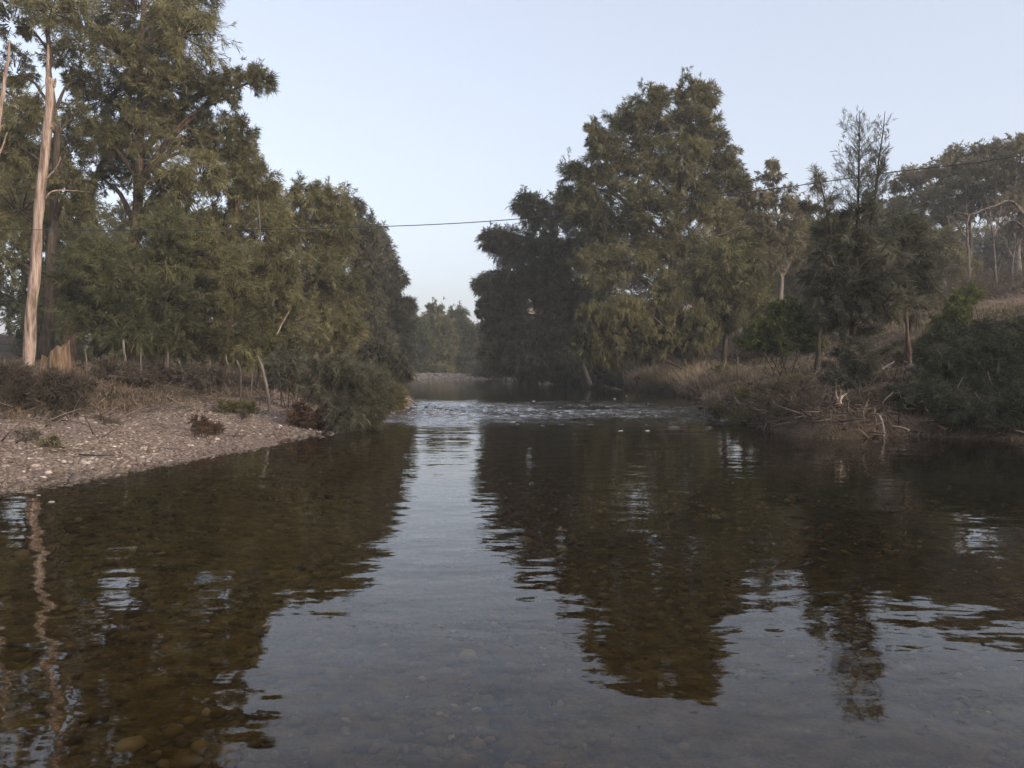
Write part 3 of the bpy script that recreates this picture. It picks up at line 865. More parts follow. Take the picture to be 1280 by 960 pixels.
def bare_gum(name, label, px, D, paths, bark=M_GREYBARK, group=None, seed=0, cat="tree"):
    rg = np.random.default_rng(seed + 5)
    base = on_ground(px, D, .15)
    root = empty(name, base, label, cat, group)
    for i, (pts, r0, r1) in enumerate(paths):
        wd = Acc()
        pp = [P(*q, D + (q[0] - px) * .01) for q in pts]
        if i == 0:
            pp = [base] + pp
        c = path_tube(wd, pp, r0, r1, 7, 18, .04, .5, rg, .3 if i == 0 else 0)
        n = 16
        j = rg.integers(4, len(c), n)
        b = c[j]
        d = nrm(rg.normal(0, 1, (n, 3)) + np.array([0, 0, .5]))
        ln = rg.uniform(.4, 1.4, (n, 1))
        tubes(wd, np.stack([b, b + d * ln * .5 + rg.normal(0, .05, (n, 3)), b + d * ln + np.array([0, 0, .15])], 1), np.tile(np.array([[.025, .018, .008]]) * max(r0 / .1, .7), (n, 1)), 3, .5)
        wd.build("trunk" if i == 0 else "limb", bark, root, base, smooth=True)
    return root


bare_gum("bare_gum", "bare pale gum sending one long arched limb to the left on the right hillside", 1300, 45,
         [([(1300, 330), (1290, 285), (1270, 258)], .13, .08), ([(1285, 275), (1265, 252), (1240, 258), (1215, 268), (1195, 265)], .085, .02), ([(1290, 290), (1262, 275), (1250, 288)], .05, .015)], seed=1)
bare_gum("bare_gum", "thin forked bare gum with twin upright stems on the right hillside", 1245, 60,
         [([(1244, 340), (1242, 300), (1238, 265)], .14, .06), ([(1243, 295), (1250, 270), (1252, 250)], .09, .03), ([(1242, 290), (1234, 270), (1230, 258)], .06, .02)], seed=2)
bare_gum("bare_gum", "crooked bare gum with drooping side twigs below the broad hillside crown", 1210, 58,
         [([(1211, 330), (1208, 290), (1212, 268)], .13, .05), ([(1209, 300), (1196, 280), (1186, 268)], .08, .03), ([(1208, 312), (1198, 300), (1190, 295)], .06, .02)], seed=3)
bare_gum("bare_gum", "leaning bare gum stem, leftmost of the bare ones on the hillside", 1192, 62,
         [([(1196, 320), (1190, 295), (1184, 270)], .11, .04), ([(1192, 300), (1200, 285), (1206, 275)], .06, .02)], seed=4)
bare_gum("bare_gum", "small bare gum with a forked top at the right end of the hillside scrub", 1264, 56,
         [([(1266, 330), (1268, 312), (1272, 300)], .09, .03), ([(1266, 322), (1258, 305), (1255, 296)], .06, .02)], seed=5)

# ------------------------------------------------------------------ bushes
bush("weeping_shrub", "large grey green weeping shrub drooping into the water at the end of the gravel bank", 432, 20.8,
     [(425, 465, 36, 24, .3), (410, 490, 30, 28, 0), (455, 485, 34, 30, 0), (440, 508, 38, 26, -.3), (405, 472, 24, 20, 0), (462, 510, 22, 22, -.2), (438, 525, 26, 14, -.5)],
     M_GREY, L=.17, w=.012, dens=2.3, droop=.5, seed=1, nn=28, twigs=8)
bush("shadowy_shrub", "dark rounded shrub behind the weeping shrub at the gravel point", 478, 33,
     [(470, 445, 26, 20, 0), (490, 455, 22, 18, 0), (460, 465, 26, 18, 0), (498, 465, 14, 12, 0)], M_OAKD, L=.28, w=.035, dens=1.6, droop=.6, seed=2)
bush("grass_tussock", "yellow green tussock on the pale stones at the gravel point", 489, 29,
     [(489, 500, 13, 14, 0), (480, 506, 11, 10, 0)], M_OAKY, L=.35, w=.022, dens=2.2, droop=.2, seed=3, cat="tussock", up=.8)
bush("russet_bush", "small russet bush at the water's edge left of the weeping shrub", 382, 20.2,
     [(378, 518, 15, 15, 0), (390, 525, 13, 11, 0)], M_RUSSET, L=.14, w=.02, dens=2.2, droop=.1, seed=4)
bush("russet_bush", "low dead russet clump lying on the middle of the gravel slope", 252, 17.5,
     [(250, 528, 9, 6, 0), (262, 536, 12, 4, 0)], M_RUSSET, L=.12, w=.016, dens=2.2, droop=.1, seed=5)
bush("scrub_bush", "olive tuft on the upper gravel right of the dead russet clump", 292, 22,
     [(288, 512, 20, 10, 0), (305, 516, 12, 7, 0)], M_OAKY, L=.16, w=.018, dens=2.0, droop=.1, seed=6)
bush("scrub_bush", "brown green scrub bush in front of the old stump beside the gravel", 72, 18.6,
     [(68, 482, 28, 18, 0), (85, 490, 24, 18, 0), (66, 505, 22, 14, 0), (40, 498, 24, 12, .5), (100, 480, 18, 12, .8)], M_SCRUB, L=.2, w=.020, dens=1.3, droop=.2, seed=7)
bush("scrub_bush", "low brown scrub at the left picture edge below the bare white trunk", 14, 19.5,
     [(8, 470, 26, 16, 0), (30, 482, 24, 14, 0), (-10, 480, 26, 20, 0), (12, 500, 26, 12, 0)], M_SCRUB, L=.2, w=.02, dens=1.4, droop=.2, seed=8)
bush("scrub_bush", "dim scrub bush under the young oaks left of the gravel top", 150, 25,
     [(150, 465, 30, 18, 0), (130, 475, 22, 14, 0), (175, 470, 24, 16, 0)], M_SCRUB, L=.2, w=.022, dens=1.0, droop=.2, seed=9)
bush("scrub_bush", "dim scrub bush under the olive young oak at the gravel top", 245, 27,
     [(240, 468, 34, 14, 0), (270, 470, 28, 14, 0), (215, 470, 24, 14, 0)], M_SCRUB, L=.2, w=.022, dens=.8, droop=.2, seed=10)
bush("scrub_bush", "dark scrub filling the hollow between the leaning sapling and the weeping shrub", 362, 26,
     [(360, 455, 26, 20, 0), (350, 475, 24, 12, 0), (375, 475, 20, 12, 0)], M_OAKD, L=.2, w=.024, dens=1.2, droop=.4, seed=11)
bush("bright_bush", "fresh green bush on the terrace in front of the slim gum", 978, 34,
     [(985, 388, 24, 14, 0), (962, 408, 28, 13, 0), (1000, 408, 24, 14, 0), (945, 426, 22, 10, 0), (975, 430, 26, 9, -.3), (1008, 430, 20, 9, 0)], M_BRIGHT, L=.2, w=.05, dens=1.6, droop=.3, seed=12, nn=10)
bush("dense_bush", "dark green bush on the brown slope below the hillside gums", 1192, 33,
     [(1195, 378, 14, 14, 0), (1188, 398, 20, 16, 0), (1205, 408, 14, 8, 0), (1175, 410, 14, 10, 0)], M_BRIGHT, L=.2, w=.045, dens=1.5, droop=.3, seed=13, nn=10)
bush("dense_bush", "small bush higher on the brown slope near the right picture edge", 1216, 36,
     [(1214, 366, 10, 9, 0), (1206, 378, 9, 7, 0)], M_BRIGHT, L=.18, w=.045, dens=1.5, droop=.3, seed=14, nn=10)
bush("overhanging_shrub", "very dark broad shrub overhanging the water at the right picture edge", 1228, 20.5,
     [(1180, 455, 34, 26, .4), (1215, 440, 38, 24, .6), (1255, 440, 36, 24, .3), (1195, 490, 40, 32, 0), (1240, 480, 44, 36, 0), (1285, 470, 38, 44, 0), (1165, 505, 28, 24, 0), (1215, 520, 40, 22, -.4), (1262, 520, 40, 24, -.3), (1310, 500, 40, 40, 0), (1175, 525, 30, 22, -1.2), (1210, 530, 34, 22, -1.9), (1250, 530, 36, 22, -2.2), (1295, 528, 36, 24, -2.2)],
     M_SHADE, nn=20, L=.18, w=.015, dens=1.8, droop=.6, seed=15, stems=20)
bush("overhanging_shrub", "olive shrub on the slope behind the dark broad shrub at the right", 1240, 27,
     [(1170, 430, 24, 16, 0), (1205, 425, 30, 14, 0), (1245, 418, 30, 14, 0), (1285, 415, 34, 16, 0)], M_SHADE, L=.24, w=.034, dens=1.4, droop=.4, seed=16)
bush("shadowy_shrub", "dark bush at the foot of the two-spired she oak", 1065, 22.5,
     [(1058, 470, 20, 20, 0), (1072, 450, 18, 22, 0), (1050, 490, 20, 12, 0)], M_OAKD, L=.2, w=.024, dens=1.5, droop=.3, seed=17)
bush("shadowy_shrub", "dark tangle above the hollow in the right bank beside the dark broad shrub", 1122, 20.3,
     [(1125, 492, 18, 14, 0), (1142, 510, 18, 14, 0)], M_OAKD, L=.18, w=.022, dens=1.3, droop=.4, seed=18)
bush("scrub_bush", "tangled brown scrub on the bank edge between root stump and standing stick", 1075, 19.6,
     [(1078, 520, 22, 12, 0), (1095, 500, 20, 14, .5), (1070, 495, 16, 10, .6)], M_SCRUB, L=.16, w=.012, dens=.9, droop=.2, seed=24)
bush("shadowy_shrub", "blackish shrub put in for the shade of the right bank hollow above the waterline", 1140, 19.3,
     [(1125, 505, 20, 18, .6), (1145, 525, 22, 14, 0), (1160, 500, 18, 18, .4)], M_SHADE, L=.18, w=.02, dens=1.6, droop=.5, seed=25)  # blackish leaves added to give the bank hollow its shade
bush("scrub_bush", "low brown scrub at the waterline left of the root stump", 1010, 19.4,
     [(1005, 528, 22, 8, 0), (1028, 530, 16, 8, 0), (975, 524, 18, 8, .5)], M_SCRUB, L=.14, w=.012, dens=.8, droop=.2, seed=26)
bush("grass_tussock", "green weedy tussock at the waterline at the left end of the right bank", 940, 22.6,
     [(940, 520, 12, 9, 0), (925, 524, 10, 6, 0)], M_OAKY, L=.2, w=.016, dens=1.3, droop=.2, seed=27, cat="tussock", up=.6)
bush("scrub_bush", "thin grey brown scrub on the right bank left of the pale root stump", 985, 20.6,
     [(960, 490, 26, 16, 0), (995, 485, 28, 16, 0), (1015, 500, 20, 12, 0)], M_SCRUB, L=.18, w=.012, dens=.8, droop=.2, seed=19)
bush("grass_tussock", "green sedge tussock at the tip of the stony spit below the right bank", 905, 25,
     [(900, 515, 14, 6, 0), (930, 512, 12, 10, 0)], M_OAKY, L=.2, w=.016, dens=1.5, droop=.1, seed=20, cat="tussock", up=.8)
bush("leafy_creeper", "dark green creeper trailing down the grass bank left of the terrace", 893, 39,
     [(900, 466, 14, 8, 0), (885, 478, 12, 7, 0), (872, 490, 12, 8, 0)], M_BRIGHT, L=.16, w=.05, dens=1.5, droop=.3, seed=21, cat="creeper")

bush("shadowy_shrub", "dark shrub low on the far right bank behind the leaning dead tree", 775, 58,
     [(765, 455, 22, 18, 0), (745, 465, 18, 14, 0), (785, 450, 18, 16, 0), (800, 440, 20, 18, 1), (775, 470, 18, 10, -1)], M_OAKD, L=.34, w=.05, dens=.9, droop=.5, seed=22)
bush("shadowy_shrub", "dark shrub at the far end of the right bank beyond the overhanging oak", 728, 72,
     [(735, 455, 22, 18, 0), (715, 462, 20, 14, 0), (700, 468, 16, 8, -1)], M_OAKD, L=.36, w=.06, dens=.8, droop=.5, seed=23)
for i in range(26):
    px = rng.uniform(885, 1130); D = rng.uniform(21.5, 36)
    if 930 < px < 1030 and D > 31:
        continue
    x_ = PX(px, D)
    if river_dist([x_], [D])[0] < .5:
        continue
    k_ = D / F
    zz = gz(x_, D)
    py = 458 - (zz + .15 - CAM_H) / k_
    r_ = rng.uniform(.22, .5) / k_
    bush("weed_clump", "low straggly clump of weeds on the slope of the right bank", px, D,
         [(px, py, r_, r_ * .5, 0), (px + r_ * .8, py + 2, r_ * .7, r_ * .4, .2)], [M_OAKG, M_SCRUB, M_OAKY, M_OAKG][i % 4], L=.17, w=.018, dens=.9, droop=.25, seed=200 + i, group="weed clumps on the right bank", stems=3, nn=9, cat="weeds", up=.4)
for i in range(16):
    px = rng.uniform(20, 380); D = rng.uniform(12.5, 24)
    x_ = PX(px, D); dd = river_dist([x_], [D])[0]
    if dd < 1.2 or dd > 7:
        continue
    k_ = D / F
    py = 458 - (gz(x_, D) + .06 - CAM_H) / k_
    r_ = rng.uniform(.10, .26) / k_
    bush("weed_clump", "small dry weed growing out of the gravel on the left bank", px, D,
         [(px, py, r_, r_ * .5, 0)], [M_SCRUB, M_OAKY, M_RUSSET][i % 3], L=.10, w=.012, dens=1.0, droop=.15, seed=240 + i, group="weeds on the left gravel", stems=2, nn=8, cat="weeds", up=.4)
# ------------------------------------------------------------------ dead wood, stump, posts
def dead_wood(name, label, cat, parts, bark=M_PALE, group=None, seed=0, sides=9):
    """parts: list of (part name, world points, r0, r1); the first point of the first one is the base"""
    rg = np.random.default_rng(400 + seed)
    base = np.asarray(parts[0][1][0], float)
    if len(parts) == 1:
        a = Acc()
        path_tube(a, parts[0][1], parts[0][2], parts[0][3], sides, 26, parts[0][2] * .18, .5, rg)
        return tag(a.build(name, bark, None, base, smooth=True), label, cat, group)
    root = empty(name, base, label, cat, group)
    for nm, pts, r0, r1 in parts:
        a = Acc()
        path_tube(a, pts, r0, r1, sides, 26, r0 * .16, .5, rg)
        a.build(nm, bark, root, base, smooth=True)
    return root


TD = 25.0
tb = on_ground(35, TD, .2)
dead_wood("dead_trunk", "tall bare whitish dead trunk with a broken splintered top on the left bank", "dead tree",
          [("trunk", [tb, P(38, 400, TD), P(44, 330, TD), P(51, 250, TD), P(58, 170, TD), P(63, 115, TD), P(65, 98, TD)], .19, .105),
           ("splinter", [P(60, 112, TD), P(59.5, 90, TD), P(60, 72, TD), P(60, 56, TD)], .07, .025),
           ("splinter", [P(67, 108, TD), P(69, 102, TD), P(70, 98, TD)], .05, .02),
           ("branch_stub", [P(62, 160, TD), P(66, 158, TD), P(67, 161, TD)], .04, .02),
           ("branch", [P(52, 255, TD), P(64, 240, TD), P(85, 238, TD + .4), P(112, 240, TD + .6)], .028, .008),
           ("branch", [P(55, 226, TD), P(70, 210, TD), P(76, 196, TD)], .03, .01)], seed=1, sides=12)
dead_wood("dead_trunk", "thin grey dead trunk leaning at the very left edge of the picture", "dead tree",
          [("trunk", [on_ground(-28, 24, .1), P(-14, 280, 24), P(-1, 150, 24), P(8, 90, 24), P(12, 50, 24)], .10, .03), ("branch", [P(-8, 210, 24), P(4, 180, 24), P(9, 165, 24)], .04, .01)], M_PALE, seed=2)


def stump():
    rg = np.random.default_rng(77)
    base = on_ground(70, 24, .15)
    k = 24 / F
    a = Acc()
    n, K = 48, 9
    th = np.arange(n) / n * 2 * np.pi
    flute = 1 + .10 * np.sin(th * 5 + .6) + .09 * np.sin(th * 9 + 2) + 0.0 * th
    top = .82 + .26 * np.cos(th - .2) + .05 * np.sin(th * 5 + 1) + .03 * np.sin(th * 11)
    V = []
    for j in range(K):
        u = j / (K - 1)
        r = .42 * (1 + .35 * np.exp(-u * 4)) * flute * (1 - .13 * u)
        V.append(np.stack([np.cos(th) * r, np.sin(th) * r * .9, u * top], -1))
    for r_, z_ in ((.30, .38), (.05, .34)):
        V.append(np.stack([np.cos(th) * r_, np.sin(th) * r_ * .9, np.full(n, z_)], -1))
    V = np.array(V)
    idx = np.arange(V.shape[0] * n).reshape(-1, n)
    i0, i1 = idx[:-1], idx[1:]
    j0, j1 = np.roll(i0, -1, 1), np.roll(i1, -1, 1)
    T = np.concatenate([np.stack([i0, j0, j1], -1).reshape(-1, 3), np.stack([i0, j1, i1], -1).reshape(-1, 3)])
    a.add(V.reshape(-1, 3) + base, T)
    o = a.build("tree_stump", M_STUMP, None, base)
    tag(o, "weathered fluted brown tree stump beside the bare white trunk", "stump")


stump()
W = lambda px, py, D: P(px, py, D)
def onb(px, D, up=.0):
    p = on_ground(px, D, 0); p[2] += up; return p
dead_wood("leaning_sapling", "bare grey sapling stem leaning over the top of the gravel bank", "sapling", [("stem", [onb(338, 24, -.1), P(330, 468, 24), P(322, 445, 24)], .055, .035)], M_GREYBARK, seed=3)
dead_wood("leaning_sapling", "thin pale dead branch slanting through the foliage of the left treeline", "branch", [("stem", [P(346, 418, 31), P(355, 400, 31), P(364, 385, 31)], .03, .02)], M_PALE, seed=4)
dead_wood("bare_sapling", "slender bare pole trunk rising beside the pointed left oak", "sapling", [("stem", [onb(322, 34, -.1), P(324, 380, 34), P(325, 290, 34), P(322, 245, 34)], .06, .02)], M_GREYBARK, seed=5)
for i, (px, D, tpx, tpy, r) in enumerate([(158, 26, 154, 425, .07), (172, 27, 176, 440, .04), (110, 25, 106, 435, .035), (205, 28, 210, 440, .045), (258, 28, 262, 450, .05), (300, 28, 296, 450, .05), (312, 26, 316, 455, .03), (228, 27, 222, 448, .03), (130, 26, 136, 445, .035), (286, 29, 282, 445, .045)]):
    dead_wood("bare_sapling", "thin bare stem in the shade under the young oaks along the left bank", "sapling", [("stem", [onb(px, D, -.1), P((px + tpx) / 2 + 2, 465, D), P(tpx, tpy, D)], r, r * .5)], M_GREYBARK, group="bare stems under the left bank trees", seed=10 + i, sides=6)
# right bank
dead_wood("leaning_dead_tree", "dark bare tree trunk leaning out of the bank under the broad dark river oak", "tree", [("trunk", [P(738, 482, 56), P(728, 455, 56), P(716, 425, 56)], .2, .13)], M_GREYBARK, seed=30)
rb = onb(1045, 19.4, -.1)
dead_wood("root_stump", "pinkish uprooted root stump with side roots on the edge of the right bank", "stump",
          [("trunk", [rb, P(1046, 512, 19.4), P(1049, 500, 19.4)], .12, .07),
           ("root", [P(1048, 503, 19.4), P(1058, 507, 19.4), P(1078, 506, 19.5)], .045, .015), ("root", [P(1048, 508, 19.4), P(1060, 512, 19.4), P(1075, 511, 19.5)], .035, .012),
           ("root", [P(1049, 501, 19.4), P(1054, 495, 19.4), P(1058, 492, 19.5)], .04, .012), ("root", [P(1048, 501, 19.4), P(1045, 494, 19.4), P(1046, 490, 19.4)], .035, .012), ("root", [P(1049, 500, 19.3), P(1051, 493, 19.2), P(1051, 488, 19.2)], .03, .01)], M_PALE, seed=31)
dead_wood("driftwood", "pale stick standing up from the waterline of the right bank", "driftwood", [("stick", [P(1104, 547, 18.1), P(1104, 532, 18.2), P(1099, 519, 18.3)], .036, .02)], M_GUMBARK, seed=32)
dead_wood("driftwood", "pale stick lying low at the waterline right of the standing stick", "driftwood", [("stick", [P(1136, 538, 18.4), P(1126, 534, 18.4), P(1116, 533, 18.4)], .03, .015)], M_GUMBARK, seed=33)
dead_wood("driftwood", "pale broken branch lying on the grass left of the root stump", "driftwood", [("stick", [P(991, 518, 19.9), P(1003, 514, 19.9), P(1016, 511, 19.9)], .05, .025)], M_GUMBARK, seed=34)
dead_wood("fallen_log", "grey fallen log end sticking out high on the right bank beside the dark shrub", "log", [("log", [P(1134, 459, 21.5), P(1148, 464, 21.4), P(1160, 468, 21.3)], .09, .06)], M_GREYBARK, seed=35)
dead_wood("fallen_log", "thin pale fallen branch on the right bank above the dark hollow", "log", [("log", [P(1102, 462, 21.6), P(1112, 456, 21.6), P(1118, 452, 21.6)], .04, .02)], M_GUMBARK, seed=36)
dead_wood("bare_sapling", "slim orange brown trunk standing on the slope behind the dark broad shrub", "sapling", [("stem", [onb(1138, 25, -.1), P(1136, 430, 25), P(1133, 400, 25), P(1133, 370, 25)], .07, .04)], M_BARKR, seed=37)
dead_wood("snag", "short dead snag with a pale cap at the waterline where the grass bank ends", "snag", [("trunk", [P(797, 491, 49), P(796, 482, 49), P(796, 475, 49)], .09, .06), ("cap", [P(793, 475, 49), P(796, 471, 49), P(800, 474, 49)], .11, .06)], M_STUMP, seed=38)
dead_wood("fallen_log", "pale low log lying in the water at the foot of the dark right trees", "log", [("log", [P(742, 480, 70), P(760, 484, 60), P(778, 490, 52)], .12, .16)], M_GREYBARK, seed=39)
dead_wood("bare_branch", "dark arched bare branch reaching right from the tall right oak against the sky", "branch", [("limb", [P(880, 300, 53), P(905, 292, 53), P(925, 284, 53), P(948, 284, 53)], .09, .03), ("twig", [P(905, 292, 53), P(912, 278, 53), P(916, 268, 53)], .04, .015), ("twig", [P(925, 284, 53), P(933, 290, 53), P(943, 292, 53)], .035, .012)], M_BARK, seed=40)
for i, (px, D, h) in enumerate([(921, 40, 1.15), (1010, 40, 1.0)]):
    b = onb(px, D, -.2)
    dead_wood("fence_post", ["grey wooden post on the terrace below the pink earth patch", "grey wooden post half hidden right of the fresh green bush"][i], "post", [("post", [b, b + np.array([.01, 0, h * .5]), b + np.array([.03, 0, h + .2])], .06, .055)], M_GREYBARK, seed=50 + i)

# overhead cable across the river
cab = Acc()
cpts = [P(-700, 268, 26), P(-300, 280, 25), P(130, 288, 23.5), P(480, 283, 22), P(700, 269, 21), P(930, 241, 20), P(1110, 216, 19), P(1280, 194, 18), P(1700, 118, 16)]
c = catmull(cpts, 90)
tubes(cab, c[None], np.full((1, 90), .012), 6, .5)
tag(cab.build("overhead_cable", M_WIRE, None, c[0]), "thin dark cable slung across the river between the two banks", "cable")
# ------------------------------------------------------------------ stones
def ico():
    t = (1 + 5 ** .5) / 2
    v = np.array([(-1, t, 0), (1, t, 0), (-1, -t, 0), (1, -t, 0), (0, -1, t), (0, 1, t), (0, -1, -t), (0, 1, -t), (t, 0, -1), (t, 0, 1), (-t, 0, -1), (-t, 0, 1)], float)
    f = np.array([(0, 11, 5), (0, 5, 1), (0, 1, 7), (0, 7, 10), (0, 10, 11), (1, 5, 9), (5, 11, 4), (11, 10, 2), (10, 7, 6), (7, 1, 8), (3, 9, 4), (3, 4, 2), (3, 2, 6), (3, 6, 8), (3, 8, 9), (4, 9, 5), (2, 4, 11), (6, 2, 10), (8, 6, 7), (9, 8, 1)])
    return nrm(v), f


ICV, ICF = ico()


def pebbles(acc, x, y, z, s, rg, tint, flat=.5):
    n = len(x)
    sc = s[:, None] * np.stack([rg.uniform(.7, 1.35, n), rg.uniform(.6, 1.0, n), rg.uniform(flat * .6, flat * 1.3, n)], 1)
    V = ICV[None] * (1 + rg.normal(0, .10, (n, 12, 1))) * sc[:, None]
    a = rg.uniform(0, 6.28, n)
    tl = rg.normal(0, .22, n)
    x0, y0, z0 = V[..., 0], V[..., 1], V[..., 2]
    z1 = z0 * np.cos(tl)[:, None] + x0 * np.sin(tl)[:, None]
    x1 = x0 * np.cos(tl)[:, None] - z0 * np.sin(tl)[:, None]
    ca, sa = np.cos(a)[:, None], np.sin(a)[:, None]
    V = np.stack([x1 * ca - y0 * sa + x[:, None], x1 * sa + y0 * ca + y[:, None], z1 + z[:, None]], -1)
    T = ICF[None] + (np.arange(n) * 12)[:, None, None]
    acc.add(V.reshape(-1, 3), T.reshape(-1, 3), np.repeat(tint, 12))


def scatter(n, x0, x1, y0, y1, rg, cond, ypow=1.0):
    x = rg.uniform(x0, x1, n)
    y = y0 + (y1 - y0) * rg.uniform(0, 1, n) ** ypow
    d = river_dist(x, y)
    k = cond(x, y, d)
    return x[k], y[k], d[k]


rg = np.random.default_rng(5)
a = Acc()
x, y, d = scatter(150000, -20, -2, 7, 44, rg, lambda x, y, d: (x < 0) & (d > -1.4) & (d < 6.6 + noise2(x, y, 3.0, 9)) & (x / y > -.80), 1.35)
keep = rg.uniform(0, 1, len(x)) < np.clip(1.15 - np.maximum(d - 3.5, 0) / 4, .12, 1) * np.clip(.85 + .9 * noise2(x, y, 1.7, 51), .25, 1)
x, y, d = x[keep], y[keep], d[keep]
z = ground_z(x, y)
s = np.exp(rg.normal(math.log(.021), .42, len(x))) * (1 + .5 * np.exp(-(d / .8) ** 2))
s = np.clip(s * (1 + .35 * noise2(x, y, 1.4, 40)) * np.where(rg.uniform(0, 1, len(x)) > .992, 2.4, 1), .01, .11)
tt = np.clip(rg.normal(.45, .2, len(x)) + (rg.uniform(0, 1, len(x)) > .97) * .45 + .14 * noise2(x, y, 1.8, 41) - .30 * np.clip(1 - (d + .1) / .55, 0, 1), 0, 1)
pebbles(a, x, y, z + s * .1, s, rg, tt)
tag(a.build("gravel_stones", M_PEB), "pinkish grey river gravel and cobbles covering the left bank", "gravel", kind="stuff")
a = Acc()
x, y, d = scatter(5000, -13.5, 0, 93, 112, rg, lambda x, y, d: (d > 0) & (d < 10))
s = np.exp(rg.normal(math.log(.09), .4, len(x)))
pebbles(a, x, y, ground_z(x, y), s, rg, np.clip(rg.normal(.72, .18, len(x)), 0, 1))
x2, y2, d2 = scatter(1500, -7, -3.6, 29, 44, rg, lambda x, y, d: (x < 0) & (d > -.15) & (d < 2.2))
s2 = np.exp(rg.normal(math.log(.085), .4, len(x2)))
pebbles(a, x2, y2, ground_z(x2, y2) + .02, s2, rg, np.clip(rg.normal(.62, .2, len(x2)), 0, 1))
tag(a.build("spit_stones", M_PEB), "pale cobbles on the gravel point and the far gravel spit", "gravel", kind="stuff")
# bed stones under the clear water
a = Acc()
x, y, d = scatter(26000, -11, 9, 2.4, 17, rg, lambda x, y, d: (d < -.5) & (np.abs(x / y) < .85) & (ground_z(x, y) < -.10), 1.5)
keep = rg.uniform(0, 1, len(x)) < np.clip(1.1 - .05 * (x + 4), .25, 1) * np.clip(.65 + 1.3 * noise2(x, y, 1.3, 50), .12, 1)
x, y = x[keep], y[keep]
s = np.clip(np.exp(rg.normal(math.log(.034), .45, len(x))), .012, .12)
tt = np.clip(rg.normal(.42, .2, len(x)) + (rg.uniform(0, 1, len(x)) > .965) * .4, 0, 1)
pebbles(a, x, y, ground_z(x, y) + s * .15, s, rg, tt)
tag(a.build("river_bed_stones", M_BEDST), "brown and ochre stones lying on the river bed under clear shallow water", "stones", kind="stuff")

# countable stones that break the surface of the riffle
def rock_mesh(seed, mat):
    r = np.random.default_rng(seed)
    n, K = 14, 8
    V = []
    ph = r.uniform(0, 6.28, 6)
    for j in range(K):
        v = j / (K - 1) * np.pi
        for i in range(n):
            u = i / n * 2 * np.pi
            q = 1 + .16 * np.sin(2 * u + ph[0]) * np.sin(v) + .12 * np.sin(3 * u + ph[1] + 2 * v) * np.sin(v) + .10 * np.cos(3 * v + ph[2]) + r.normal(0, .03)
            V.append((math.cos(u) * math.sin(v) * q, math.sin(u) * math.sin(v) * q * .8, math.cos(v) * q * .55))
    idx = np.arange(n * K).reshape(K, n)
    i0, i1 = idx[:-1], idx[1:]
    j0, j1 = np.roll(i0, -1, 1), np.roll(i1, -1, 1)
    T = np.concatenate([np.stack([i0, i1, j1], -1).reshape(-1, 3), np.stack([i0, j1, j0], -1).reshape(-1, 3)])
    ac = Acc()
    ac.add(np.array(V), T, np.clip(r.normal(.5, .2), 0, 1))
    return ac.build("river_stone", mat, smooth=True)


protos = [rock_mesh(900 + i, M_STONE) for i in range(5)]
pprot = [rock_mesh(950 + i, M_STONEP) for i in range(3)]
used = set()


def place_rock(pr, x, y, s, label, group, sz=1.0, lift=.0):
    o = pr if pr.name not in used else pr.copy()
    if pr.name in used:
        COL.objects.link(o)
    used.add(pr.name)
    z = max(gz(x, y), float(water_z(y)) - s * .38 * sz)
    o.location = (x, y, z + lift)
    o.scale = (s * rg.uniform(.8, 1.4), s * rg.uniform(.8, 1.2), s * sz * rg.uniform(.8, 1.2))
    o.rotation_euler = (rg.normal(0, .12), rg.normal(0, .12), rg.uniform(0, 6.28))
    tag(o, label, "stone", group)
    return o


for px, py in [(545, 509), (552, 508), (558, 511), (562, 509), (538, 511), (548, 513), (566, 513)]:
    D = 1600 / (py - 458)
    place_rock(protos[rg.integers(5)], PX(px, D), D, rg.uniform(.08, .13), "dark wet stone in the small cluster at the riffle's left end beside the gravel point", "dark stones at the left of the riffle")
for i in range(70):
    px = rg.uniform(640, 905); py = rg.uniform(504, 531)
    if py < 512 and px < 700:
        continue
    if px > 820 and rg.uniform() < .3:
        py = rg.uniform(512, 534)
    D = 1600 / (py - 458)
    X = PX(px, D)
    if river_dist([X], [D])[0] > .1:
        continue
    place_rock(protos[rg.integers(5)], X, D, float(np.clip(np.exp(rg.normal(math.log(.10), .4)), .05, .22)), "dark wet stone breaking the surface across the middle and right of the riffle", "wet stones across the riffle")
for px, py, s, lab in [(768, 499.5, .20, "long white stone at the upstream edge of the riffle"), (783, 496, .14, "small upright pale stone right of the long white one in the riffle"), (791, 497, .14, "pale stone at the right end of the upstream row in the riffle"),
                       (746, 507.5, .13, "pale stone just downstream of the long white one"), (760, 508, .15, "flat pale stone below the middle of the upstream row"), (778, 519.5, .10, "small pale stone alone in the middle of the riffle"),
                       (803, 520, .12, "pale stone in the right half of the riffle"), (853, 512.5, .16, "whitish stone near the green spit at the right of the riffle"), (843, 513, .10, "small whitish stone left of the one near the green spit"),
                       (640, 526, .13, "pale flat stone at the downstream left edge of the riffle"), (667, 502, .16, "brownish stone standing at the upstream middle of the riffle"), (809, 537, .12, "pale stone lowest of all, downstream of the riffle's right half"), (776, 537, .11, "pale stone downstream of the riffle's middle"), (690, 525, .2, "broad pale stone in the tongue of white water")]:  # the two lowest stones stand in for light streaks on the water
    D = 1600 / (py - 458)
    place_rock(pprot[rg.integers(3)], PX(px, D), D, s * .7, lab, None, 1.0, .0)
for i in range(46):
    px = rg.uniform(872, 955); D = rg.uniform(22.5, 27)
    X = PX(px, D)
    dd = river_dist([X], [D])[0]
    if dd < -.8 or dd > .7:
        continue
    place_rock(protos[rg.integers(5)], X, D, rg.uniform(.07, .17), "grey cobble on the low stony spit below the right bank", "cobbles on the right spit", 1.0, .03)
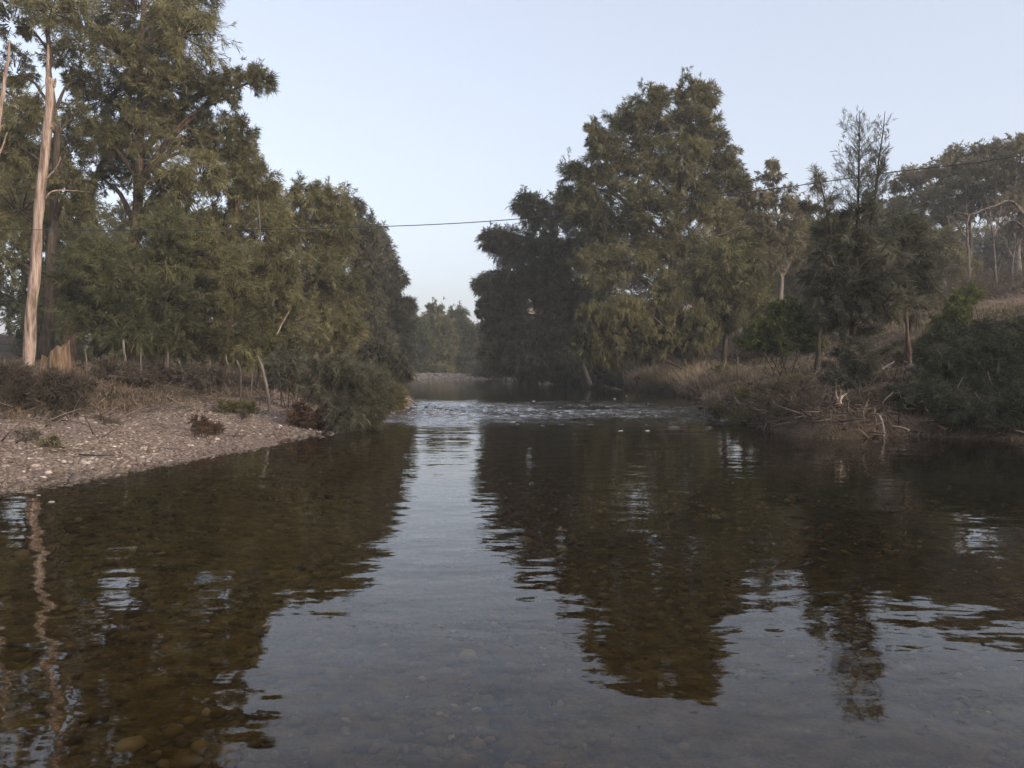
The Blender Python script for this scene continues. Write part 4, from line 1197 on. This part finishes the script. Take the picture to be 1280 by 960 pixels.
for px, D, s, lab in [(62, 9.6, .06, "pale cobble lying in the shallows at the lower left"), (46, 10.1, .05, "small cobble in the shallows left of the pale one at the lower left")]:
    place_rock(pprot[rg.integers(3)], PX(px, D), D, s, lab, None)

# ------------------------------------------------------------------ grass and litter
def blades(acc, x, y, z, L, w, rg, tint, lean=.5, bias=(0, 0)):
    n = len(x)
    p0 = np.stack([x, y, z], 1)
    a = rg.uniform(0, 6.28, n)
    le = rg.uniform(.1, 1, n) * lean
    d = np.stack([np.cos(a) * le + bias[0], np.sin(a) * le + bias[1], np.ones(n)], 1)
    d = nrm(d)
    ln = (L * rg.uniform(.5, 1.3, n))[:, None]
    p1 = p0 + d * ln * .55
    d2 = nrm(d + np.stack([np.cos(a) * le, np.sin(a) * le, -.5 * le], 1))
    p2 = p1 + d2 * ln * .5
    s = np.stack([-np.sin(a + rg.normal(0, .8, n)), np.cos(a), np.zeros(n)], 1) * (w * rg.uniform(.6, 1.3, n))[:, None]
    V = np.stack([p0 - s * .5, p0 + s * .5, p1 - s * .4, p1 + s * .4, p2], 1)
    i = np.arange(n)[:, None] * 5
    T = np.concatenate([i + np.array([[0, 1, 3]]), i + np.array([[0, 3, 2]]), i + np.array([[2, 3, 4]])])
    acc.add(V.reshape(-1, 3), T, np.repeat(tint, 5))


a = Acc()
# terrace and bank face on the right, tall dry grass
x, y, d = scatter(140000, 4.5, 34, 16.5, 58, rg, lambda x, y, d: (x > 3) & (d > .0) & (d < 18))
k = (noise2(x, y, 1.7, 12) + .5 * noise2(x, y, .6, 13) > -.25) | ((d < 1.8) & (rg.uniform(0, 1, len(x)) < .7))
x, y, d = x[k], y[k], d[k]
L = np.where(d < 3, .26, .19) * np.where(y > 34, 1.25, 1.0)
blades(a, x, y, ground_z(x, y) - .02, L, .014 + .0004 * y, rg, np.clip(rg.normal(.30 + .28 * np.clip((y - 24) / 16, -1, 1), .17, len(x)) + .15 * noise2(x, y, 2.5, 14), 0, 1), 1.0)
# long overhanging dry reeds at the end of the right bank
x, y, d = scatter(26000, 6, 13, 36, 56, rg, lambda x, y, d: (d > 0) & (d < 2.6))
blades(a, x, y, ground_z(x, y), .95, .03, rg, np.clip(rg.normal(.72, .17, len(x)), 0, 1), 1.1, (-.45, -.25))
# left bank brown grass behind the gravel
x, y, d = scatter(60000, -24, -6, 13, 42, rg, lambda x, y, d: (x < -3) & (d > 5.6) & (d < 14))
k = noise2(x, y, 1.9, 15) > -.45
x, y, d = x[k], y[k], d[k]
blades(a, x, y, ground_z(x, y) - .02, .22, .016 + .0004 * y, rg, np.clip(rg.normal(.26, .15, len(x)), 0, 1), 1.0)
tag(a.build("dry_grass", M_DRY), "dry brown grass on both river banks", "grass", kind="stuff")
a = Acc()
x, y, d = scatter(70000, 5, 34, 17, 52, rg, lambda x, y, d: (x > 3) & (d > .2) & (d < 16))
k = noise2(x, y, 2.1, 16) + .4 * noise2(x, y, .7, 17) > np.where((y > 25) & (d > 3), -.25, .2)
x, y, d = x[k], y[k], d[k]
blades(a, x, y, ground_z(x, y) - .02, .2, .02, rg, np.clip(rg.normal(.45, .18, len(x)), 0, 1), .9)
x, y, d = scatter(24000, -22, -4, 12, 40, rg, lambda x, y, d: (x < -3) & (d > 4.6) & (d < 9))
k = noise2(x, y, 1.3, 18) > .25
x, y, d = x[k], y[k], d[k]
blades(a, x, y, ground_z(x, y) - .02, .13, .02, rg, np.clip(rg.normal(.55, .18, len(x)), 0, 1), .9)
x, y, d = scatter(9000, 5.5, 8.5, 23, 28, rg, lambda x, y, d: (d > -.25) & (d < 1.2))
k = noise2(x, y, .8, 19) > -.2
x, y = x[k], y[k]
blades(a, x, y, ground_z(x, y), .10, .02, rg, np.clip(rg.normal(.85, .12, len(x)), 0, 1), .8)
tag(a.build("green_grass", M_GREEN), "short green grass and moss in patches on both banks", "grass", kind="stuff")
# leafless grey scrub on the hillside under the gums
a = Acc(); wd = Acc()
for i in range(150):
    if i < 105:
        px, D = rg.uniform(1120, 1340), rg.uniform(46, 82)
    else:
        px, D = rg.uniform(900, 1050), rg.uniform(46, 70)
    b0 = on_ground(px, D, .05)
    h = rg.uniform(.8, 2.3) * (1 if i < 105 else .7)
    nb = 16
    dd = fib_dirs(nb, rg); dd[:, 2] = np.abs(dd[:, 2]) + .35
    dd = nrm(dd)
    branches_foliage(a, wd, np.tile(b0, (nb, 1)) + rg.normal(0, .25, (nb, 3)) * np.array([1, 1, 0]), b0 + dd * h * rg.uniform(.5, 1.1, (nb, 1)) * np.array([1.1, 1.1, 1]), rg, 6, 8, .45, .22, .03, .1, False, .05, .02, None, .2)
so_ = a.build("hillside_scrub", M_SCRUB)
tag(so_, "low grey brown scrub covering the hillside under the gum trees", "scrub", kind="stuff")
# fallen twigs and sticks
a = Acc()
x, y, d = scatter(14000, -22, 18, 13, 44, rg, lambda x, y, d: ((d > .1) & (d < 9) & (x > 3)) | ((x < 0) & (d > 4.2) & (d < 13)) | ((x < 0) & (d > .3) & (d < 5) & (rg.uniform(0, 1, len(x)) < .12)))
n = len(x)
p = np.stack([x, y, ground_z(x, y) + .03], 1)
dr = nrm(np.stack([rg.normal(0, 1, n), rg.normal(0, 1, n), np.abs(rg.normal(0, .45, n))], 1))
ln = rg.uniform(.12, .75, (n, 1))
tubes(a, np.stack([p, p + dr * ln * .5 + rg.normal(0, .03, (n, 3)), p + dr * ln], 1), np.tile(np.array([[.011, .009, .004]]), (n, 1)) * rg.uniform(.6, 1.8, (n, 1)), 3, np.clip(rg.normal(.45, .22, n), 0, 1))
x, y, d = scatter(5500, 5.5, 17, 16.5, 26, rg, lambda x, y, d: (d > -.12) & (d < 2.2))
n = len(x)
p = np.stack([x, y, ground_z(x, y) + .06], 1)
dr = nrm(np.stack([rg.normal(0, 1, n), rg.normal(-.25, .7, n), rg.normal(-.1, .4, n)], 1))
ln = rg.uniform(.15, .8, (n, 1))
tubes(a, np.stack([p, p + dr * ln * .5 + rg.normal(0, .06, (n, 3)), p + dr * ln], 1), np.tile(np.array([[.014, .010, .004]]), (n, 1)) * rg.uniform(.5, 1.9, (n, 1)), 3, np.clip(rg.normal(.18, .2, n), 0, 1))
tag(a.build("fallen_twigs", M_TWIG), "fallen twigs and sticks scattered over the banks", "twigs", kind="stuff")

# ------------------------------------------------------------------ sky and light
HAZE = 0.0009
SUN_EL, SUN_AZ = math.radians(18.0), math.radians(130.0)      # azimuth clockwise from +Y: right and a little behind the camera
world = bpy.data.worlds.new("World")
scene.world = world
world.use_nodes = True
nt = world.node_tree
nt.nodes.clear()
sky = nt.nodes.new("ShaderNodeTexSky")
sky.sky_type = 'NISHITA'
sky.sun_disc = False
sky.sun_elevation = SUN_EL
sky.sun_rotation = SUN_AZ
sky.altitude = 300
sky.air_density = 1.0
sky.dust_density = 5.2
sky.ozone_density = 1.2
bg = nt.nodes.new("ShaderNodeBackground")
bg.inputs[1].default_value = 0.15
wo = nt.nodes.new("ShaderNodeOutputWorld")
hs = nt.nodes.new("ShaderNodeHueSaturation")
hs.inputs["Saturation"].default_value = 0.58
hs.inputs["Hue"].default_value = 0.508
nt.links.new(sky.outputs[0], hs.inputs["Color"])
veil = nt.nodes.new("ShaderNodeMix")          # high thin evening haze evens the sky out
veil.data_type = 'RGBA'
veil.inputs[0].default_value = 0.5
veil.inputs[7].default_value = (1.84, 2.04, 2.46, 1)
nt.links.new(hs.outputs[0], veil.inputs[6])
nt.links.new(veil.outputs[2], bg.inputs[0])
nt.links.new(bg.outputs[0], wo.inputs[0])

# evening haze over the valley
hm = bpy.data.materials.new("evening_haze")
hm.use_nodes = True
hm.node_tree.nodes.clear()
ho = hm.node_tree.nodes.new("ShaderNodeOutputMaterial")
hv = hm.node_tree.nodes.new("ShaderNodeVolumePrincipled")
hv.inputs["Color"].default_value = (.95, .95, .95, 1)
hv.inputs["Density"].default_value = HAZE
hv.inputs["Anisotropy"].default_value = 0.0
hm.node_tree.links.new(hv.outputs[0], ho.inputs["Volume"])
me = bpy.data.meshes.new("haze")
X0, X1, Y0, Y1, Z0, Z1 = -1640, 1640, -420, 2000, -3.0, 46.0
me.from_pydata([(X0, Y0, Z0), (X1, Y0, Z0), (X1, Y1, Z0), (X0, Y1, Z0), (X0, Y0, Z1), (X1, Y0, Z1), (X1, Y1, Z1), (X0, Y1, Z1)], [],
               [(0, 3, 2, 1), (4, 5, 6, 7), (0, 1, 5, 4), (1, 2, 6, 5), (2, 3, 7, 6), (3, 0, 4, 7)])
me.materials.append(hm)
hz = bpy.data.objects.new("haze", me)
COL.objects.link(hz)
tag(hz, kind="stuff")
sd = bpy.data.lights.new("sun", 'SUN')
sd.energy = 1.2
sd.angle = math.radians(40)
sd.color = (1.0, .86, .74)
so = bpy.data.objects.new("sun", sd)
dirv = Vector((math.sin(SUN_AZ) * math.cos(SUN_EL), math.cos(SUN_AZ) * math.cos(SUN_EL), math.sin(SUN_EL)))
so.rotation_euler = dirv.to_track_quat('Z', 'Y').to_euler()
so.location = (40, -30, 40)
COL.objects.link(so)

vs = scene.view_settings
scene.display_settings.display_device = 'sRGB'
vs.view_transform = 'Standard'
vs.look = 'None'
vs.exposure = 1.33
vs.gamma = 1.0
vs.use_curve_mapping = False
scene.render.engine = 'CYCLES'
cy = scene.cycles
cy.use_denoising = True
cy.volume_bounces = 0
cy.max_bounces = 6
cy.diffuse_bounces = 3
cy.glossy_bounces = 3
cy.transmission_bounces = 4
cy.transparent_max_bounces = 8
cy.caustics_reflective = False
cy.caustics_refractive = False

print("TRIS", sum(len(o.data.polygons) for o in scene.objects if o.type == "MESH"))

for o in scene.objects:
    if "label" in o.keys() and not 4 <= len(o["label"].split()) <= 16:
        print("LONG", o.name, len(o["label"].split()), o["label"])
